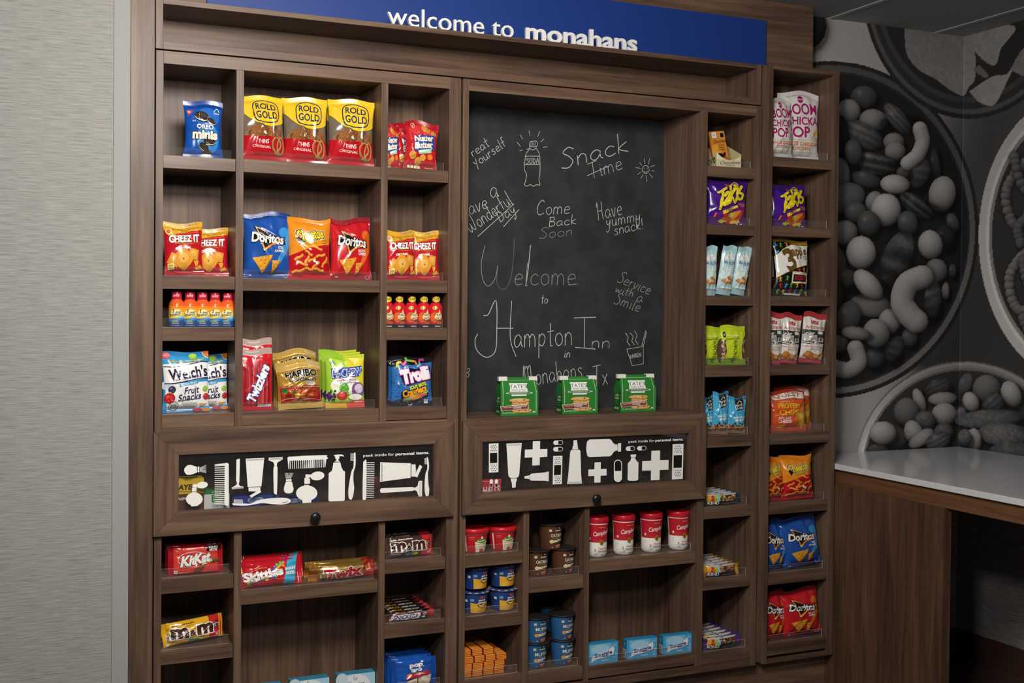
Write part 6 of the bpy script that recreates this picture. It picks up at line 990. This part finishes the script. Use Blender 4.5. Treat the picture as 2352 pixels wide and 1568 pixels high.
# centre unit
for i, (xl, xr, yt, wd_) in enumerate(((1060, 1115.5, 1219.5, 'left red microwave pasta cup half hidden by the stile'), (1122, 1181.7, 1215.5, 'right red microwave pasta cup with red lid'))):
    place('pasta_cup', wd_, 'cup', 'red pasta cups', xl, xr, yt, .082, top('F', 0), 0, 0, (-6, -10)[i], None, True)
for i, (xl, xr, yt, zz, wd_) in enumerate(((1060, 1119.5, 1362, 0, 'lower left blue and yellow mac and cheese cup'), (1124, 1184, 1353, 0, 'lower right blue and yellow mac and cheese cup'), (1061, 1120.5, 1312, 1, 'upper left mac and cheese cup stacked on another'), (1124.5, 1183.5, 1307, 1, 'upper right mac and cheese cup stacked on another'))):
    o = place('mac_cup', wd_, 'cup', 'mac and cheese cups', xl, xr, None, .083, top('F', 1)+zz*.0808*1.08, 0, 0, (-8, -4, 4, -4)[i], yb=yt, rnd_=True); o.scale = (1.08*.98, 1.08*.98, 1.08)
k = .0262
for r, xs in enumerate(((1.0715, 1.1145, 1.158, 1.2005), (1.0735, 1.1165, 1.160, 1.2025), (1.079, 1.123, 1.1665, 1.2095), (1.0715, 1.116, 1.1605))):
    for c_, x in enumerate(xs):
        src = PROTO['cracker_pack']; o = src if 'cracker_pack' not in USED else dup(src); USED.add('cracker_pack'); ITEMS.append(o)
        o.location = (x+.0015, .112+(.006 if r == 3 else .0), top('F', 2)+r*.0242); o.rotation_euler = (0, 0, 0)
        tag(o, ('leftmost', 'second from left', 'third from left', 'rightmost')[c_]+' cracker sandwich pack in the '+('bottom', 'second', 'third', 'top')[r]+' layer of the orange stack', 'cracker pack', 'stacked cracker packs')
        if r == 3 and c_ == 2: o['label'] = 'rightmost cracker sandwich pack in the top layer of the orange stack'
for i, (xc, Y, zz, wd_) in enumerate(((1232, .082, 0, 'lower left brown oatmeal cup half hidden by the divider'), (1292, .08, 0, 'lower right brown oatmeal cup'), (1263, .088, 1, 'brown oatmeal cup stacked on top of two others'))):
    o = place('oatmeal_cup', wd_, 'cup', 'oatmeal cups', xc-30.5, xc+30.5, None, Y, top('G', 0)+zz*.0892*1.04, 0, 0, (-6, 6, -2)[i], yb=1300, rnd_=True); o.scale = (1.04, 1.04, 1.04)
for i, (xc, Y, r, wd_, kd) in enumerate(((1229, .078, 0, 'lower left blue muffin cup at the front', 'muffin_cup'), (1291, .078, 0, 'lower right blue muffin cup at the front', 'muffin_cup'), (1230, .078, 1, 'upper left blue muffin cup at the front, lid curling', 'muffin_cup'), (1290, .078, 1, 'upper right blue muffin cup at the front, lid curling', 'muffin_cup'),
        (1266, .195, 0, 'brown oatmeal cup low at the back behind the blue muffin cups', 'oatmeal_cup'), (1266, .195, 1, 'blue muffin cup stacked at the back with only its rim showing', 'muffin_cup'))):
    o = place(kd, wd_, 'cup', 'muffin cups' if kd == 'muffin_cup' else 'oatmeal cups', xc-30.5, xc+30.5, None, Y, top('G', 1)+r*.0892*1.04, 0, 0, (-4, -2, -4, 2, 0, 10)[i], yb=1450, rnd_=True); o.scale = (1.04, 1.04, 1.04)
for i, (xc, wd_) in enumerate(((1371, 'leftmost red and white soup cup, cut off by the divider'), (1432, 'second red and white soup cup from the left'), (1495.5, 'third red and white soup cup from the left'), (1557.7, 'rightmost red and white soup cup'))):
    place('soup_cup', wd_, 'cup', 'soup cups', xc-22.6, xc+22.6, 1197-4.6*i, .068, top('H', 0), 0, 0, (-18, -12, -14, -10)[i], None, True)
for i, (xl, xr, yt, wd_) in enumerate(((1344, 1415, 1474, 'left blue dryer sheet box, cut off by the divider'), (1435.9, 1504, 1464, 'middle blue dryer sheet box with barcode side'), (1522, 1588.4, 1454.5, 'right blue dryer sheet box nearest the stile'))):
    place('snuggle_box', wd_, 'box', 'dryer sheet boxes', xl, xr, yt, .041, top('H', 1), 0, 0, (0, -2, -2)[i])
for i, (xl, xr, yt, wd_, tn) in enumerate(((1147, 1229, 867, 'left green cookie bag with rolled top in front of the chalkboard', -7), (1286, 1365, 865, 'middle green cookie bag with rolled top in front of the chalkboard', -3), (1419, 1497.5, 861, 'right green cookie bag with white tin ties in front of the chalkboard', -3))):
    place('cookie_sack', wd_, 'cookie bag', 'green cookie bags', xl, xr, yt, .075, 1.1938, 0, 0, tn)
# narrow columns
t_ = place('bar_tray', 'cream cardboard tray holding orange chocolate bars', 'display tray', None, 1619, 1686, None, .094, top('D', 0), 0, 0, -3, yb=360); t_.scale = (1, 1, .85)
for i, wd_ in enumerate(('front orange chocolate bar in the cream tray', 'second orange chocolate bar leaning behind the front bar', 'third orange chocolate bar at the back of the tray')):
    o = place('chocolate_bar', wd_, 'chocolate bar', 'orange chocolate bars', 1636, 1681, None, .05+i*.03, top('D', 0)+.003, -7+i, 10, 0, yb=330); o.scale = (.98, 1, .93)
place('takis_bag', 'purple rolled chip bag in the column beside the chalkboard niche', 'snack bag', 'purple rolled chip bags', 1622, 1711, 416, .05, top('D', 1), 2, 0, -5)
place('teal_bag', 'dark teal chip bag half hidden behind the purple one beside the niche', 'snack bag', None, 1608, 1680, 426, .125, top('D', 1), 0, 3, 0)
g = 'pale blue cashew packs'
for xl, xr, yt, ln_, wd_ in ((1610, 1643, 566, 0, 'leftmost pale blue cashew pack, cut off by the stile'), (1645, 1677, 566, 7, 'middle pale blue cashew pack leaning right'), (1677, 1713, 569, 9, 'rightmost pale blue cashew pack leaning right')):
    place('cashew_bag', wd_, 'nut pack', g, xl, xr, yt, .04, top('D', 2), ln_, -4, -4)
place('pistachio_bag', 'lime green pistachio bag partly cut off by the stile', 'nut pack', 'pistachio bags', 1611, 1663, 751, .06, top('D', 3), 0, 3, 0)
place('pistachio_bag', 'right lime green pistachio bag, fully in view', 'nut pack', 'pistachio bags', 1657, 1711, 749, .04, top('D', 3), 0, 1, -4)
g = 'sky blue nut medley packs'
for xl, xr, yt, Y, ln_, wd_ in ((1612, 1639, 911, .07, 0, 'leftmost sky blue nut medley pack, cut off by the stile'), (1636, 1670, 902, .042, 2, 'middle sky blue nut medley pack, the tallest of three'), (1670, 1709, 913, .042, 3, 'rightmost sky blue nut medley pack')):
    place('nut_medley_bag', wd_, 'nut pack', g, xl, xr, yt, Y, top('D', 4), ln_, 0, -6)
for kd, c_, xl, xr, yt, n, wd_ in (('kind_blue', 5, 1612, 1698, 1137, 5, 'dark blue wrapped'), ('kind_yellow', 6, 1612, 1697, 1305, 6, 'yellow wrapped'), ('kind_purple', 7, 1612, 1700, 1465, 6, 'purple wrapped')):
    f = place(kd, 'front '+wd_+' nut bar in its row', 'nut bar', wd_+' nut bars', xl, xr, None, .042, top('D', c_), 0, 0, 2, yb=yt); f.scale = (f.scale[0], 1, 1.32)
    row(f, kd, [q_+' '+wd_+' nut bar in its row' for q_ in ('second', 'third', 'fourth', 'fifth', 'sixth')[:n-2]+('rearmost',)], .0352, 0, .004)
place('popcorn_bag', 'front white popcorn bag with pink lettering, cut off by the stile', 'snack bag', 'white popcorn bags', 1757, 1823, 229, .048, top('E', 0), -1, 2, 5)
place('popcorn_bag', 'rear white popcorn bag with pink lettering, the taller and fully wide one', 'snack bag', 'white popcorn bags', 1788, 1878, 214, .095, top('E', 0), 0, 0, -5)
place('takis_bag', 'purple rolled chip bag in the far right column below the popcorn', 'snack bag', 'purple rolled chip bags', 1768, 1855, 426, .05, top('E', 1), 1, 4, 3)
place('voodoo_bag', 'front black chip bag patterned with tiny coloured dolls', 'snack bag', 'black doll patterned chip bags', 1779, 1856, 549, .05, top('E', 2), 1, 5, -3)
place('voodoo_bag', 'rear black doll patterned chip bag, mostly hidden by the stile', 'snack bag', 'black doll patterned chip bags', 1758, 1830, 556, .13, top('E', 2), 0, 3, 0)
g = 'white and red pretzel nugget packs'
for xl, xr, yt, ln_, Y, wd_ in ((1752, 1793, 718, 2, .055, 'leftmost white and red pretzel nugget pack, cut off by the stile'), (1788, 1829, 723, 6, .05, 'middle white and red pretzel nugget pack leaning right'), (1838, 1887, 721, 5, .045, 'rightmost white and red pretzel nugget pack')):
    place('pretzel_nugget_bag', wd_, 'snack bag', g, xl, xr, yt, Y, top('E', 3), ln_, -1, -8)
g = 'orange protein chip bags'
place('protein_chip_bag', 'front orange protein chip bag, centre of its shelf', 'snack bag', g, 1772, 1850, 896, .058, top('E', 4), 0, 5, -4)
place('protein_chip_bag', 'orange protein chip bag peeking out right behind the front one', 'snack bag', g, 1785, 1862, 889, .118, top('E', 4), 0, 3, -2)
place('protein_chip_bag', 'dark orange protein chip bag at the very back of its shelf', 'snack bag', g, 1772, 1842, 885, .175, top('E', 4), 0, 3, 3)
place('cheese_puff_bag', 'cheese puff bag cut off by the stile in the far right column', 'snack bag', 'cheese puff bags', 1748, 1803, 1044, .066, top('E', 5), 0, 5, 3)
place('cheese_puff_bag', 'cheese puff bag fully in view in the far right column', 'snack bag', 'cheese puff bags', 1799, 1867, 1043, .055, top('E', 5), -2, 5, -5)
place('blue_chip_bag', 'blue tortilla chip bag cut off by the stile in the far right column', 'snack bag', 'tortilla chip bags', 1752, 1810, 1195, .062, top('E', 6), -3, 6, 3)
place('blue_chip_bag', 'blue tortilla chip bag leaning left in the far right column', 'snack bag', 'tortilla chip bags', 1805, 1886, 1190, .048, top('E', 6), -7, 6, -5)
place('red_chip_bag', 'red tortilla chip bag cut off by the stile on the bottom right shelf', 'snack bag', 'tortilla chip bags', 1752, 1810, 1357, .064, top('E', 7), -2, 6, 4)
place('red_chip_bag', 'red tortilla chip bag fully in view on the bottom right shelf', 'snack bag', 'tortilla chip bags', 1804, 1885, 1352, .048, top('E', 7), -4, 6, -5)
# behind the two glass fronted doors
zf = .8926
place('aspirin_box', 'yellow and brown aspirin box behind the left glass door', 'box', None, 393, 465, 1096, .045, zf, 0, 0, 0)
place('white_green_box', 'white and green box behind the left glass door', 'box', None, 468, 525, 1122, .05, zf, 0, 0, -6)
place('blue_box', 'front dark blue box lying behind the left glass door', 'box', 'dark blue boxes', 532, 636, 1134, .045, zf, 0, 0, -4)
place('blue_box', 'dark blue box further right behind the white atomiser decal', 'box', 'dark blue boxes', 612, 726, 1140, .115, zf, 0, 0, 2)
place('red_pouch', 'red cough drop box in the corner of the right glass door', 'box', None, 1097, 1147, 1099, .03, zf, 0, 0, 0)
place('black_box', 'black box barely visible behind the right glass door', 'box', None, 1395, 1500, 1086, .05, zf)
def brown_comb(label, xa, ya, xb, yb, Y):
    a = at(xa, ya, Y); b = at(xb, yb, Y); b[2] = max(b[2], zf+.006); m = MB(); d = Vector(b-a); n = Vector((-d.z, 0, d.x)).normalized()*.011
    p = [Vector(a)+n, Vector(a)-n, Vector(b)-n, Vector(b)+n]; m.prism([(q.x, q.z) for q in p], Y, Y+.004, mat('#a5603a', 'plastic'))
    for i in range(24):
        c = Vector(a)+d*((i+.5)/24); t0 = c+n*.9; t1 = c-n*.9; m.tube([(t0.x, Y-.001, t0.z), (t1.x, Y-.001, t1.z)], .0008, mat('#6e3c22', 'plastic'), 5)
    o = m.obj('hair_comb'); tag(o, label, 'comb', 'brown combs'); return o
brown_comb('ribbed brown comb slanting down to the right behind the left glass door', 860, 1098, 884, 1128, .05); brown_comb('ribbed brown comb slanting up to the right behind the left glass door', 880, 1145, 905, 1100, .06)
for k_ in list(PROTO):
    if k_ not in USED: print('UNUSED', k_)
bpy.context.view_layer.update()
